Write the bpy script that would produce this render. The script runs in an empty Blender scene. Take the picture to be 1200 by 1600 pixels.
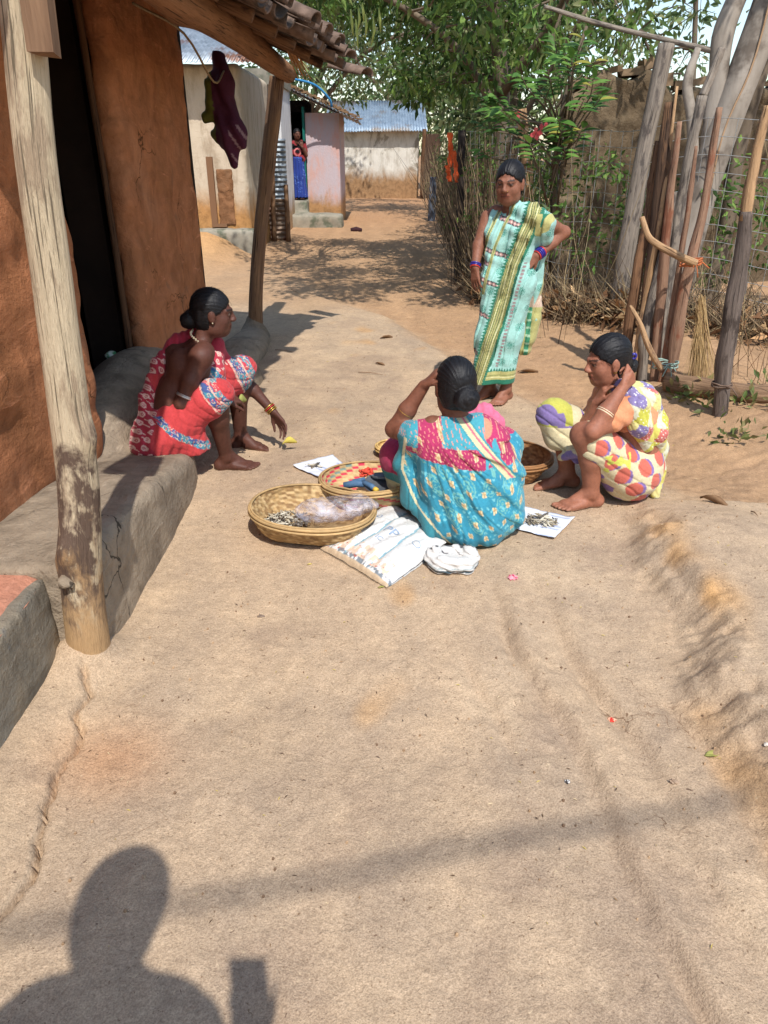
import bpy, bmesh, math, random
import numpy as np
from mathutils import Vector, Matrix
A = lambda *p: np.array(p, float)
rnd = random.Random(7); rng = np.random.default_rng(7)
scene = bpy.context.scene
R = math.radians
# ---------------------------------------------------------------- camera
cam = bpy.data.cameras.new('camera'); camo = bpy.data.objects.new('camera', cam)
scene.collection.objects.link(camo); scene.camera = camo
camo.location = (0, 0, 1.53); camo.rotation_euler = (R(64), 0, 0)
cam.sensor_fit = 'VERTICAL'; cam.sensor_height = 36; cam.sensor_width = 27
cam.lens = 36*1150/1600; cam.clip_start = .02; cam.clip_end = 600
# ---------------------------------------------------------------- sky and sun
SUN = Vector((.178, -.69, 1.0)).normalized()          # towards the sun
w = bpy.data.worlds.new('World'); scene.world = w; w.use_nodes = True
nt = w.node_tree; bg = nt.nodes['Background']
sky = nt.nodes.new('ShaderNodeTexSky'); sky.sky_type = 'NISHITA'; sky.sun_disc = False
sky.sun_elevation = math.asin(SUN.z); sky.sun_rotation = math.atan2(SUN.x, SUN.y)
sky.air_density = 1.2; sky.dust_density = .7
nt.links.new(sky.outputs[0], bg.inputs[0]); bg.inputs[1].default_value = .15
sl = bpy.data.lights.new('sun', 'SUN'); sl.energy = 3.7; sl.angle = R(.6); sl.color = (1, .965, .915)
so = bpy.data.objects.new('sun', sl); scene.collection.objects.link(so)
so.location = (3, -6, 9); so.rotation_euler = (-SUN).to_track_quat('-Z', 'Y').to_euler()
scene.view_settings.view_transform = 'Standard'; scene.view_settings.look = 'None'
scene.view_settings.gamma = 1; scene.view_settings.use_curve_mapping = False
scene.view_settings.exposure = 0.46
scene.cycles.max_bounces = 6; scene.cycles.transparent_max_bounces = 8
# ---------------------------------------------------------------- helpers: names and objects
COL = scene.collection
def put(o, parent=None):
    COL.objects.link(o)
    if parent is not None: o.parent = parent
    return o
def tag(o, label=None, cat=None, group=None, kind=None):
    if label: o['label'] = label
    if cat: o['category'] = cat
    if group: o['group'] = group
    if kind: o['kind'] = kind
    return o
def empty(name, loc, label, cat, group=None):
    o = bpy.data.objects.new(name, None); o.location = loc; o.empty_display_size = .05
    put(o); tag(o, label, cat, group); return o
def mesh(name, v, f, mat=None, parent=None, smooth=True, col=None, attrs=None):
    me = bpy.data.meshes.new(name)
    v = np.asarray(v, dtype=np.float32).reshape(-1, 3)
    if parent is not None and parent.type == 'EMPTY':
        v = v - np.array(parent.location, dtype=np.float32)
    elif parent is not None and parent.parent is not None:
        v = v - np.array(parent.parent.location, dtype=np.float32)
    if isinstance(f, np.ndarray) and f.ndim == 2:
        n, k = f.shape
        me.vertices.add(len(v)); me.vertices.foreach_set('co', v.ravel())
        me.loops.add(n*k); me.loops.foreach_set('vertex_index', f.astype(np.int32).ravel())
        me.polygons.add(n); me.polygons.foreach_set('loop_start', np.arange(0, n*k, k, dtype=np.int32))
        me.update(calc_edges=True); me.validate()
    else:
        me.from_pydata([tuple(map(float, p)) for p in v], [], [tuple(map(int, q)) for q in f]); me.update()
    if smooth: me.polygons.foreach_set('use_smooth', np.ones(len(me.polygons), dtype=bool))
    if col is not None:
        a = me.color_attributes.new('Col', 'FLOAT_COLOR', 'POINT')
        c = np.ones((len(v), 4), dtype=np.float32); c[:, :3] = col
        a.data.foreach_set('color', c.ravel())
    for k_, val in (attrs or {}).items():
        a = me.attributes.new(k_, 'FLOAT_VECTOR', 'POINT'); a.data.foreach_set('vector', np.asarray(val, dtype=np.float32).ravel())
    if mat is not None: me.materials.append(mat)
    o = bpy.data.objects.new(name, me); put(o, parent); return o
class MB:
    """collects shapes for one mesh"""
    def __init__(s): s.v = []; s.f = []; s.c = []
    def add(s, v, f, c=None):
        n = len(s.v); s.v += [tuple(p) for p in v]; s.f += [tuple(i+n for i in q) for q in f]
        s.c += [c or (1, 1, 1)]*len(v)
    def box(s, c, h, rot=None, jit=0, col=None):
        vs = []
        for sx in (-1, 1):
            for sy in (-1, 1):
                for sz in (-1, 1):
                    p = Vector((sx*h[0], sy*h[1], sz*h[2])) + Vector((rnd.uniform(-jit, jit) for _ in range(3)))
                    if rot is not None: p = rot @ p
                    vs.append(p + Vector(c))
        s.add(vs, [(0, 1, 3, 2), (4, 6, 7, 5), (0, 4, 5, 1), (2, 3, 7, 6), (0, 2, 6, 4), (1, 5, 7, 3)], col)
    def tube(s, pts, rad, n=6, cap=True, col=None):
        v, f = tube_vf(pts, rad, n, cap); s.add(v, f, col)
    def build(s, name, mat, parent=None, smooth=False, col=False):
        return mesh(name, s.v, s.f, mat, parent, smooth, np.array(s.c) if col else None)
def tube_vf(pts, rad, n=8, cap=True, wob=0):
    pts = [Vector(p) for p in pts]; v = []; f = []
    if not hasattr(rad, '__len__'): rad = [rad]*len(pts)
    up = None
    for i, p in enumerate(pts):
        t = (pts[min(i+1, len(pts)-1)] - pts[max(i-1, 0)]).normalized()
        if up is None:
            up = Vector((1, 0, 0)) if abs(t.x) < .8 else Vector((0, 1, 0))
        a = (up - t*up.dot(t)).normalized(); b = t.cross(a); up = a
        for k in range(n):
            th = 2*math.pi*k/n; r = rad[i]*(1 + (wob*rnd.uniform(-1, 1) if wob else 0))
            v.append(p + (a*math.cos(th) + b*math.sin(th))*r)
    for i in range(len(pts)-1):
        for k in range(n):
            f.append((i*n+k, i*n+(k+1) % n, (i+1)*n+(k+1) % n, (i+1)*n+k))
    if cap:
        f.append(tuple(reversed(range(n)))); f.append(tuple((len(pts)-1)*n+k for k in range(n)))
    return v, f
def spline(pts, n):
    """Catmull-Rom through pts, n samples"""
    P = [np.array(p, float) for p in pts]; P = [2*P[0]-P[1]] + P + [2*P[-1]-P[-2]]
    out = []
    m = len(P)-3
    for i in range(n):
        t = i/(n-1)*m; k = min(int(t), m-1); u = t-k
        a, b, c, d = P[k:k+4]
        out.append(.5*((2*b) + (c-a)*u + (2*a-5*b+4*c-d)*u*u + (3*b-a-3*c+d)*u**3))
    return out
# ---------------------------------------------------------------- helpers: materials
def L(r, g, b):
    f = lambda c: (c/255/12.92 if c/255 <= .04045 else ((c/255+.055)/1.055)**2.4)
    return (f(r), f(g), f(b))
MATS = {}
def ramp(nt, fac, stops):
    n = nt.nodes.new('ShaderNodeValToRGB'); el = n.color_ramp.elements
    el[0].position, el[0].color = stops[0][0], (*stops[0][1], 1)
    el[1].position, el[1].color = stops[-1][0], (*stops[-1][1], 1)
    for p, c in stops[1:-1]:
        e = el.new(p); e.color = (*c, 1)
    nt.links.new(fac, n.inputs[0]); return n.outputs[0]
def tex(nt, co, scale, detail=5, rough=.6, kind='ShaderNodeTexNoise', stretch=None, dist=0):
    if stretch:
        mp = nt.nodes.new('ShaderNodeMapping'); mp.inputs['Scale'].default_value = stretch
        nt.links.new(co, mp.inputs[0]); co = mp.outputs[0]
    n = nt.nodes.new(kind); n.inputs['Scale'].default_value = scale
    if kind == 'ShaderNodeTexNoise':
        n.inputs['Detail'].default_value = detail; n.inputs['Roughness'].default_value = rough
        n.inputs['Distortion'].default_value = dist
    nt.links.new(co, n.inputs['Vector']); return n.outputs[0]
def mixc(nt, fac, a, b, mode='MIX'):
    n = nt.nodes.new('ShaderNodeMix'); n.data_type = 'RGBA'; n.blend_type = mode; n.clamp_factor = True
    for s, x in ((n.inputs[0], fac), (n.inputs[6], a), (n.inputs[7], b)):
        if isinstance(x, (int, float)): s.default_value = x
        elif isinstance(x, tuple): s.default_value = (*x, 1)
        else: nt.links.new(x, s)
    return n.outputs[2]
def thr(nt, x, lo, hi):
    n = nt.nodes.new('ShaderNodeMapRange'); n.interpolation_type = 'SMOOTHSTEP'
    n.inputs[1].default_value = lo; n.inputs[2].default_value = hi; nt.links.new(x, n.inputs[0]); return n.outputs[0]
def cracks(nt, p, scale, width, mscale, lo, hi, warp=.35):
    """thin branching lines, only where a patchy mask allows them"""
    n = nt.nodes.new('ShaderNodeTexNoise'); n.inputs['Scale'].default_value = scale*2.5; n.inputs['Detail'].default_value = 6; nt.links.new(p, n.inputs['Vector'])
    sc = nt.nodes.new('ShaderNodeVectorMath'); sc.operation = 'SCALE'; sc.inputs['Scale'].default_value = warp/scale*1.6; nt.links.new(n.outputs['Color'], sc.inputs[0])
    ad = nt.nodes.new('ShaderNodeVectorMath'); nt.links.new(p, ad.inputs[0]); nt.links.new(sc.outputs[0], ad.inputs[1])
    v = nt.nodes.new('ShaderNodeTexVoronoi'); v.feature = 'DISTANCE_TO_EDGE'; v.inputs['Scale'].default_value = scale; nt.links.new(ad.outputs[0], v.inputs['Vector'])
    m_ = nt.nodes.new('ShaderNodeMath'); m_.operation = 'MULTIPLY'; nt.links.new(thr(nt, v.outputs['Distance'], width, width*.25), m_.inputs[0]); nt.links.new(thr(nt, tex(nt, p, mscale, 4), lo, hi), m_.inputs[1]); return m_.outputs[0]
def newmat(name, rough=.9, spec=.2):
    m = bpy.data.materials.new(name); m.use_nodes = True
    b = m.node_tree.nodes['Principled BSDF']; b.inputs['Roughness'].default_value = rough
    b.inputs['Specular IOR Level'].default_value = spec
    return m, m.node_tree, b
def coords(nt, kind='pos'):
    if kind == 'pos': return nt.nodes.new('ShaderNodeNewGeometry').outputs['Position']
    if kind == 'obj': return nt.nodes.new('ShaderNodeTexCoord').outputs['Object']
    n = nt.nodes.new('ShaderNodeAttribute'); n.attribute_name = kind; return n.outputs['Vector']
def bump(nt, b, hs, dist=.01):
    prev = None
    for h, st in hs:
        n = nt.nodes.new('ShaderNodeBump'); n.inputs['Strength'].default_value = st; n.inputs['Distance'].default_value = dist
        nt.links.new(h, n.inputs['Height'])
        if prev: nt.links.new(prev, n.inputs['Normal'])
        prev = n.outputs[0]
    nt.links.new(prev, b.inputs['Normal'])
def simple(name, c1, c2, scale=8, rough=.9, bscale=60, bstr=.3, spec=.2, stretch=None, co='pos', c3=None, s3=2, col=False, dist=.006, metal=0, trans=0):
    """noise between two colours, optional third in large patches, optional Col attribute multiplied in"""
    if name in MATS: return MATS[name]
    m, nt, b = newmat(name, rough, spec); p = coords(nt, co)
    c = ramp(nt, tex(nt, p, scale, stretch=stretch), [(.3, c1), (.7, c2)])
    if c3: c = mixc(nt, thr(nt, tex(nt, p, s3, 4), .5, .65), c, c3)
    if col:
        a = nt.nodes.new('ShaderNodeVertexColor'); a.layer_name = 'Col'
        c = mixc(nt, 1.0, c, a.outputs[0], 'MULTIPLY')
    nt.links.new(c, b.inputs['Base Color']); b.inputs['Metallic'].default_value = metal
    if bstr: bump(nt, b, [(tex(nt, p, bscale, 6, .65, stretch=stretch), bstr)], dist)
    if trans:
        t = nt.nodes.new('ShaderNodeBsdfTranslucent'); nt.links.new(c, t.inputs[0])
        mx = nt.nodes.new('ShaderNodeMixShader'); mx.inputs[0].default_value = trans
        nt.links.new(b.outputs[0], mx.inputs[1]); nt.links.new(t.outputs[0], mx.inputs[2])
        nt.links.new(mx.outputs[0], nt.nodes['Material Output'].inputs[0])
    MATS[name] = m; return m
def wood(name, c1, c2, c3=None, scale=14, bstr=.6):
    if name in MATS: return MATS[name]
    m, nt, b = newmat(name, .85); p = coords(nt, 'grain')
    g = tex(nt, p, scale*3.2, 8, .7, stretch=(1, 1, .05))
    c = ramp(nt, g, [(.3, c1), (.66, c2)])
    if c3: c = mixc(nt, thr(nt, tex(nt, p, 16, 6, .65, stretch=(1, 1, .3)), .5, .62), c, c3)
    c = mixc(nt, thr(nt, tex(nt, p, 120, 4, stretch=(1, 1, .025)), .57, .66), c, tuple(x*.35 for x in c1))
    nt.links.new(c, b.inputs['Base Color'])
    bump(nt, b, [(g, bstr*1.4), (tex(nt, p, 190, 5, stretch=(1, 1, .08)), bstr)], .012)
    MATS[name] = m; return m
def log_(name, pts, radii, mat, parent=None, n=12, seg=None, wob=.05, knots=0, flat=None):
    """an irregular branch or post with grain coordinates along it"""
    seg = seg or max(8, int(len(pts)*5)); P = spline(pts, seg) if len(pts) > 1 else pts
    rr = [float(np.interp(i/(seg-1), np.linspace(0, 1, len(radii)), radii)) for i in range(seg)]
    ph = [rnd.uniform(0, 6.28) for _ in range(4)]; kn = [(rnd.uniform(.1, .9), rnd.uniform(0, 6.28), rnd.uniform(.15, .4)) for _ in range(knots)]
    v, f = tube_vf(P, 1.0, n); P = [Vector(p) for p in P]; out = []; gr = []
    ln = 0
    for i in range(seg):
        if i: ln += (P[i]-P[i-1]).length
        for k in range(n):
            th = 2*math.pi*k/n; t = i/(seg-1)
            r = rr[i]*(1 + wob*(math.sin(2*th+ph[0]+3*t)+math.sin(3*th+ph[1]-5*t)*.7+math.sin(9*t+ph[2])*.6+math.sin(23*t+ph[3]+th)*.5))
            for kt, ka, kh in kn:
                dd = ((t-kt)*seg*.25)**2 + (math.sin((th-ka)/2)*2.2)**2
                r += rr[i]*kh*math.exp(-dd*3)
            d = Vector(v[i*n+k]) - P[i]; out.append(P[i] + d*r)
            gr.append((math.cos(th)*rr[i]+ph[0], math.sin(th)*rr[i], ln+ph[1]))
    return mesh(name, out, f, mat, parent, True, None, {'grain': gr})
# ---------------------------------------------------------------- helpers: implicit surfaces (bodies and cloth)
class SDF:
    def __init__(s, lo, hi, h):
        s.lo = np.array(lo, float); s.h = h; s.n = [int(math.ceil((hi[i]-lo[i])/h))+1 for i in range(3)]
        s.ax = [(s.lo[i] + h*np.arange(s.n[i])).astype(np.float32) for i in range(3)]
        s.D = np.full(s.n, .2, dtype=np.float32)
    def region(s, lo, hi):
        sl = []
        for i in range(3):
            a = max(0, int((lo[i]-s.lo[i])/s.h)); b = min(s.n[i], int((hi[i]-s.lo[i])/s.h)+2)
            if b <= a: return None
            sl.append(slice(a, b))
        X, Y, Z = s.ax[0][sl[0]][:, None, None], s.ax[1][sl[1]][None, :, None], s.ax[2][sl[2]][None, None, :]
        return tuple(sl), X, Y, Z
    def blend(s, sl, d, k, op='u'):
        a = s.D[sl]
        if op == 'u':
            h = np.maximum(k-np.abs(a-d), 0)/k; s.D[sl] = np.minimum(a, d) - h*h*k*.25
        else:
            d = -d; h = np.maximum(k-np.abs(a-d), 0)/k; s.D[sl] = np.maximum(a, d) + h*h*k*.25
    def cone(s, a, b, ra, rb, k=.02, op='u'):
        a = np.array(a, float); b = np.array(b, float); m = max(ra, rb)+k+.012
        q = s.region(np.minimum(a, b)-m, np.maximum(a, b)+m)
        if q is None: return
        sl, X, Y, Z = q; ba = b-a; l2 = max(float(ba@ba), 1e-9)
        px, py, pz = X-a[0], Y-a[1], Z-a[2]
        t = np.clip((px*ba[0]+py*ba[1]+pz*ba[2])/l2, 0, 1)
        d = np.sqrt((px-t*ba[0])**2+(py-t*ba[1])**2+(pz-t*ba[2])**2) - (ra+(rb-ra)*t)
        s.blend(sl, d.astype(np.float32), k, op)
    def ell(s, c, r, Rm=None, k=.02, op='u'):
        c = np.array(c, float); r = np.array(r, float); m = max(r)+k+.012
        q = s.region(c-m, c+m)
        if q is None: return
        sl, X, Y, Z = q; x, y, z = X-c[0], Y-c[1], Z-c[2]
        if Rm is not None:
            M_ = np.array(Rm)      # columns are the local axes
            x, y, z = (x*M_[0, j]+y*M_[1, j]+z*M_[2, j] for j in range(3))
        k0 = np.sqrt((x/r[0])**2+(y/r[1])**2+(z/r[2])**2); k1 = np.sqrt((x/r[0]**2)**2+(y/r[1]**2)**2+(z/r[2]**2)**2)+1e-6
        s.blend(sl, (k0*(k0-1)/k1).astype(np.float32), k, op)
    def plane(s, p, n, k=.01):
        """keep the side that n points away from"""
        n = np.array(n, float); n /= np.linalg.norm(n)
        X, Y, Z = s.ax[0][:, None, None], s.ax[1][None, :, None], s.ax[2][None, None, :]
        d = (X-p[0])*n[0]+(Y-p[1])*n[1]+(Z-p[2])*n[2]
        s.blend((slice(None),)*3, -d.astype(np.float32), k, 'c')
    def chain(s, pts, rad, k=.02):
        for i in range(len(pts)-1): s.cone(pts[i], pts[i+1], rad[i], rad[i+1], k)
    def near(s, fn, band=.05):
        """add fn(x,y,z) to the distance close to the surface"""
        idx = np.nonzero(np.abs(s.D) < band)
        x, y, z = s.ax[0][idx[0]], s.ax[1][idx[1]], s.ax[2][idx[2]]
        s.D[idx] += fn(x, y, z).astype(np.float32)
    def surf(s):
        D = s.D; D[0], D[-1] = .1, .1; D[:, 0], D[:, -1] = .1, .1; D[:, :, 0], D[:, :, -1] = .1, .1
        S = D < 0; n = s.n
        cnt = np.zeros([q-1 for q in n], dtype=np.int8)
        for i in (0, 1):
            for j in (0, 1):
                for k in (0, 1): cnt += S[i:n[0]-1+i, j:n[1]-1+j, k:n[2]-1+k]
        I, J, K = np.nonzero((cnt > 0) & (cnt < 8))
        idx = np.full(cnt.shape, -1, dtype=np.int32); idx[I, J, K] = np.arange(len(I))
        acc = np.zeros((len(I), 3)); num = np.zeros(len(I))
        cor = [(i, j, k) for i in (0, 1) for j in (0, 1) for k in (0, 1)]
        for a in cor:
            for ax in range(3):
                if a[ax]: continue
                b = list(a); b[ax] = 1
                da = D[I+a[0], J+a[1], K+a[2]]; db = D[I+b[0], J+b[1], K+b[2]]
                m = (da < 0) != (db < 0); t = np.where(m, da/(da-db+1e-12), 0)
                for q in range(3): acc[:, q] += np.where(m, a[q]+(t if q == ax else 0), 0)
                num += m
        V = (acc/num[:, None] + np.stack([I, J, K], 1))*s.h + s.lo
        F = []
        for ax in range(3):
            o = [(1, 2), (2, 0), (0, 1)][ax]
            A = [slice(None)]*3; B = [slice(None)]*3; A[ax] = slice(0, n[ax]-1); B[ax] = slice(1, n[ax])
            sa, sb = S[tuple(A)], S[tuple(B)]; E = np.nonzero(sa != sb); inside = sa[E]
            def cell(d1, d2):
                c = [E[0].copy(), E[1].copy(), E[2].copy()]; c[o[0]] -= d1; c[o[1]] -= d2; return idx[tuple(c)]
            q = np.stack([cell(1, 1), cell(0, 1), cell(0, 0), cell(1, 0)], 1)
            q[~inside] = q[~inside][:, ::-1]; F.append(q)
        return V.astype(np.float32), np.concatenate(F)
def sm(e0, e1, x):
    t = np.clip((x-e0)/(e1-e0), 0, 1); return t*t*(3-2*t)
_nz = [(rng.normal(size=3), rng.uniform(0, 6.28)) for _ in range(24)]
def noise(x, y, z, f=1.0, o=0):
    """cheap smooth noise, about -1..1"""
    r = 0
    for i in range(6):
        d, p = _nz[(i*4+o) % 24]; d2, p2 = _nz[(i*4+o+1) % 24]
        r = r + np.sin((x*d[0]+y*d[1]+z*d[2])*f*(1+.35*i) + p + 1.5*np.sin((x*d2[0]+y*d2[1]+z*d2[2])*f*.8+p2))/(1+.35*i)
    return r/3.2
# ================================================================ ground
def xbank(y): return np.interp(y, [0, 1.5, 1.84, 2.2, 2.55, 2.9, 3.28, 4.0, 4.7, 5.5], [1.02, 1.06, 1.03, 1.2, 1.14, 1.2, 1.2, 1.3, 1.5, 1.7])
def edge(x, y):
    """signed distance past the edge of the raised mud path, towards the red soil"""
    xe = np.interp(y, [3.3, 4.0, 4.69, 6.26, 7.93, 9.1, 10.5, 12], [1.33, 1.22, 1.06, .49, -.02, -.92, -1.6, -2.2])
    return np.where(y > 3.2, x-xe, -1)
CR = np.array([(-1.0, .98), (-.86, 1.08), (-.83, 1.14), (-.82, 1.2), (-.86, 1.28), (-.88, 1.38), (-.895, 1.5), (-.87, 1.6), (-.9, 1.68), (-.93, 1.73), (-.92, 1.8), (-.97, 1.9)])
def crackd(x, y):
    d = np.full(np.shape(x), 9.0)
    for a, b in zip(CR[:-1], CR[1:]):
        ba = b-a; t = np.clip(((x-a[0])*ba[0]+(y-a[1])*ba[1])/(ba@ba), 0, 1)
        d = np.minimum(d, np.hypot(x-a[0]-t*ba[0], y-a[1]-t*ba[1]))
    return d
def gz(x, y):
    x = np.asarray(x, float); y = np.asarray(y, float)
    z = .012*noise(x, y, 0, 2.2) + .004*noise(x, y, 0, 9, 3)
    xb = xbank(y) + .05*noise(x*0, y, 0, 9, 5) + .025*noise(x, y, 0, 26, 7)
    near_ = sm(3.4, 2.7, y)
    z = z + (.125*sm(-.16, .075, x-xb+.05*noise(x, y, 1, 11, 2)+.022*noise(x, y, 2, 38, 5)+.012*noise(x, y, 3, 80, 9)) + .03*sm(.0, .5, x-xb)*0)*near_ - .10*sm(.28, .75, x-xb+.06*noise(x, y, 0, 7, 3))*near_
    z = z + .008*np.exp(-((x-xb+.04)/.13)**2)*near_*(noise(x, y, 0, 31, 9)+.8*noise(x, y, 0, 75, 3)+.6*noise(x, y, 0, 130, 6))
    e = edge(x, y)
    z = z - .075*sm(-.05, .16, e)*sm(3.2, 3.9, y)*sm(10, 8, y)
    z = z + .10*sm(.25, 1.6, e)*sm(3.2, 3.9, y)*sm(9, 7.5, y) + .1*sm(1.7, 2.6, x)*sm(3, 4, y)
    # ruts worn along the path, on the right
    g = np.exp(-((x-.62-.14*(1.6-y))/.42)**2)*sm(2.7, 2.1, y)
    xs_ = x+.14*(y-1.6)+.02*np.sin(y*7)
    z = z + g*(-.034*np.exp(-((xs_-.52)/.022)**2)*(.35+.65*sm(-.2, .5, noise(x*0, y, 0, 4, 2)))-.032*np.exp(-((xs_-.71)/.026)**2)*(.3+.7*sm(-.3, .4, noise(x*0, y, 1, 4.5, 8)))-.022*np.exp(-((xs_-.9)/.02)**2)*sm(-.1, .5, noise(x*0, y, 0, 5, 13))-.02*np.exp(-((xs_-.34)/.02)**2)*sm(0, .5, noise(x*0, y, 2, 5, 3))+.017*np.exp(-((xs_-.58)/.03)**2)+.009*np.exp(-((xs_-.77)/.03)**2)+.005*noise(x*4, y*1.6, 0, 9, 1)+.003*noise(x*3, y*2, 0, 28, 4))
    z = z + .0022*noise(x, y, 0, 42, 12) + .0014*noise(x, y, 0, 95, 17)
    rough = .01*sm(0, .3, e)+.004*sm(-.1, .2, x-xb)*near_
    z = z + rough*(noise(x, y, 0, 23, 6)+.7*noise(x, y, 0, 47, 8))
    # mud heaped round the foot of the near post, slab crack by the step
    z = z + .07*np.exp(-((x+.99)**2+(y-2.0)**2)/.012)
    z = z + .05*sm(-.86, -1.05, x)*sm(2.3, 1.9, y)
    c = crackd(x+.012*noise(x, y, 0, 60, 2), y+.012*noise(x, y, 0, 55, 3)); z = z - .06*np.exp(-(c/.0065)**2) + .006*np.exp(-(c/.04)**2)*(x < np.interp(y, CR[:, 1], CR[:, 0]))
    z = z + (.42+.05*noise(x, y, 0, 9, 2))*np.exp(-(np.maximum(np.abs(x+3.1)-.3, 0)/.42)**2-((y-12.3)/1.0)**2)
    z = z + .015*sm(12, 30, y)*noise(x, y, 0, 2, 6)
    return z
def gz1(x, y): return float(gz(np.array([x]), np.array([y]))[0])
def steps(lst):
    out = [lst[0][0]]
    for a, b, h in lst:
        n = max(1, int(round((b-a)/h))); out += list(a + (b-a)*np.arange(1, n+1)/n)
    return np.array(out)
gx = steps([(-300, -40, 60), (-40, -8, 2), (-8, -2.6, .2), (-2.6, -1.12, .04), (-1.12, -.72, .0075), (-.72, 1.9, .014), (1.9, 3.2, .03), (3.2, 9, .25), (9, 40, 3), (40, 300, 65)])
gy = steps([(-60, -4, 8), (-4, .5, .25), (.5, 2.1, .0105), (2.1, 4.4, .015), (4.4, 9.5, .034), (9.5, 20, .1), (20, 45, .6), (45, 400, 40)])
GX, GY = np.meshgrid(gx, gy, indexing='ij'); GZ = gz(GX, GY)
ni, nj = GX.shape; ii = np.arange(ni*nj).reshape(ni, nj)
gf = np.stack([ii[:-1, :-1], ii[1:, :-1], ii[1:, 1:], ii[:-1, 1:]], -1).reshape(-1, 4)
e_ = edge(GX, GY); xb_ = GX-xbank(GY)
red = np.clip(sm(-.12, .32, e_+.12*noise(GX, GY, 0, 6)+.05*noise(GX, GY, 0, 21, 4)) + sm(.45, .95, xb_+.1*noise(GX, GY, 0, 6))*sm(3.6, 2.6, GY), 0, 1)
red = np.maximum(red, np.clip(sm(7.8, 8.8, GY+.5*noise(GX, GY, 0, 1.5))*.75, 0, 1))
tan_ = np.array(L(183, 160, 133)); grey = np.array(L(159, 141, 121)); redc = np.array(L(168, 137, 106)); och = np.array(L(190, 148, 98))
n1 = noise(GX*1.0, GY*.8, 0, 3.1, 2); n2 = noise(GX, GY, 0, 8, 5)
gm = (np.clip(.35+.5*n1+.25*n2, 0, 1)*(1-red))[..., None]
gc = tan_*(1-gm)+grey*gm
om = np.clip(sm(.55, .95, noise(GX, GY, 0, 5, 9)+.3*n2)*.55 + sm(.0, .4, -xb_)*0 + np.exp(-((xb_+.02)/.09)**2)*sm(3.2, 2.6, GY)*sm(-.2, .5, n2)*.9, 0, 1)[..., None]*(1-red[..., None])
gc = gc*(1-om)+och*om
gc = gc*(1-red[..., None]) + redc*(1+.12*n2[..., None])*red[..., None]
patch = np.exp(-((GX+.77)/.16)**2-((GY-1.55)/.14)**2)[..., None]*.6; gc = gc*(1-patch)+np.array(L(184, 138, 100))*patch
dung = (sm(.35, .8, noise(GX*1.2, GY*.9, 0, 2.1, 11))*.35*(1-red))[..., None]; gc = gc*(1-dung)+np.array(L(142, 122, 98))*dung
mnd = (np.exp(-(np.maximum(np.abs(GX+3.1)-.3, 0)/.5)**2-((GY-12.3)/1.1)**2)*.8)[..., None]; gc = gc*(1-mnd)+np.array(L(190, 146, 96))*mnd
smut = (sm(.25, .7, noise(GX*1.3, GY*1.1, 0, 4.2, 15)+.4*noise(GX, GY, 0, 15, 3))*.38*(1-red))[..., None]; gc = gc*(1-smut)+np.array(L(146, 126, 108))*smut
lite = (sm(.2, .8, noise(GX*.9, GY*.8, 0, 3.3, 19)+.3*noise(GX, GY, 0, 13, 8))*.4*(1-red))[..., None]; gc = gc*(1-lite)+np.array(L(196, 174, 146))*lite
far = sm(14, 24, GY)[..., None]; gc = gc*(1-far*.3)+np.array(L(170, 118, 78))*far*.3
m, nt, b = newmat('packed_earth', .95, .1); p = coords(nt)
vc = nt.nodes.new('ShaderNodeVertexColor'); vc.layer_name = 'Col'
f1 = tex(nt, p, 22, 8, .7); f2 = tex(nt, p, 130, 6, .7); f3 = tex(nt, p, 5, 6, .6, dist=.6)
c = mixc(nt, 1.0, vc.outputs[0], ramp(nt, f1, [(.25, (.80, .79, .78)), (.75, (1.16, 1.15, 1.13))]), 'MULTIPLY')
c = mixc(nt, 1.0, c, ramp(nt, f2, [(.3, (.78, .76, .74)), (.7, (1.15, 1.15, 1.15))]), 'MULTIPLY')
c = mixc(nt, 1.0, c, ramp(nt, f3, [(.3, (.86, .86, .88)), (.7, (1.08, 1.07, 1.05))]), 'MULTIPLY')
c = mixc(nt, cracks(nt, p, 4.5, .011, 1.8, .56, .66), c, L(122, 98, 76)); gr = tex(nt, p, 260, 3, .7); c = mixc(nt, 1.0, c, ramp(nt, gr, [(.32, (.88, .86, .84)), (.6, (1.24, 1.23, 1.22))]), 'MULTIPLY')
sp = tex(nt, p, 30, 2, .5, dist=2.0); c = mixc(nt, thr(nt, sp, .71, .76), c, L(120, 98, 80))
st = tex(nt, p, 60, 6, .75, dist=.5); c = mixc(nt, thr(nt, st, .6, .72), c, L(206, 182, 148)); pit = tex(nt, p, 75, 3, .6, dist=.3); c = mixc(nt, thr(nt, pit, .66, .72), c, L(128, 104, 80))
nt.links.new(c, b.inputs['Base Color'])
bump(nt, b, [(f1, .45), (f2, .35), (tex(nt, p, 45, 5, .6, dist=1.0), .4), (gr, .18)], .011)
ground = mesh('ground', np.stack([GX, GY, GZ], -1).reshape(-1, 3), gf, m, None, True, gc.reshape(-1, 3)); tag(ground, kind='structure')
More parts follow.
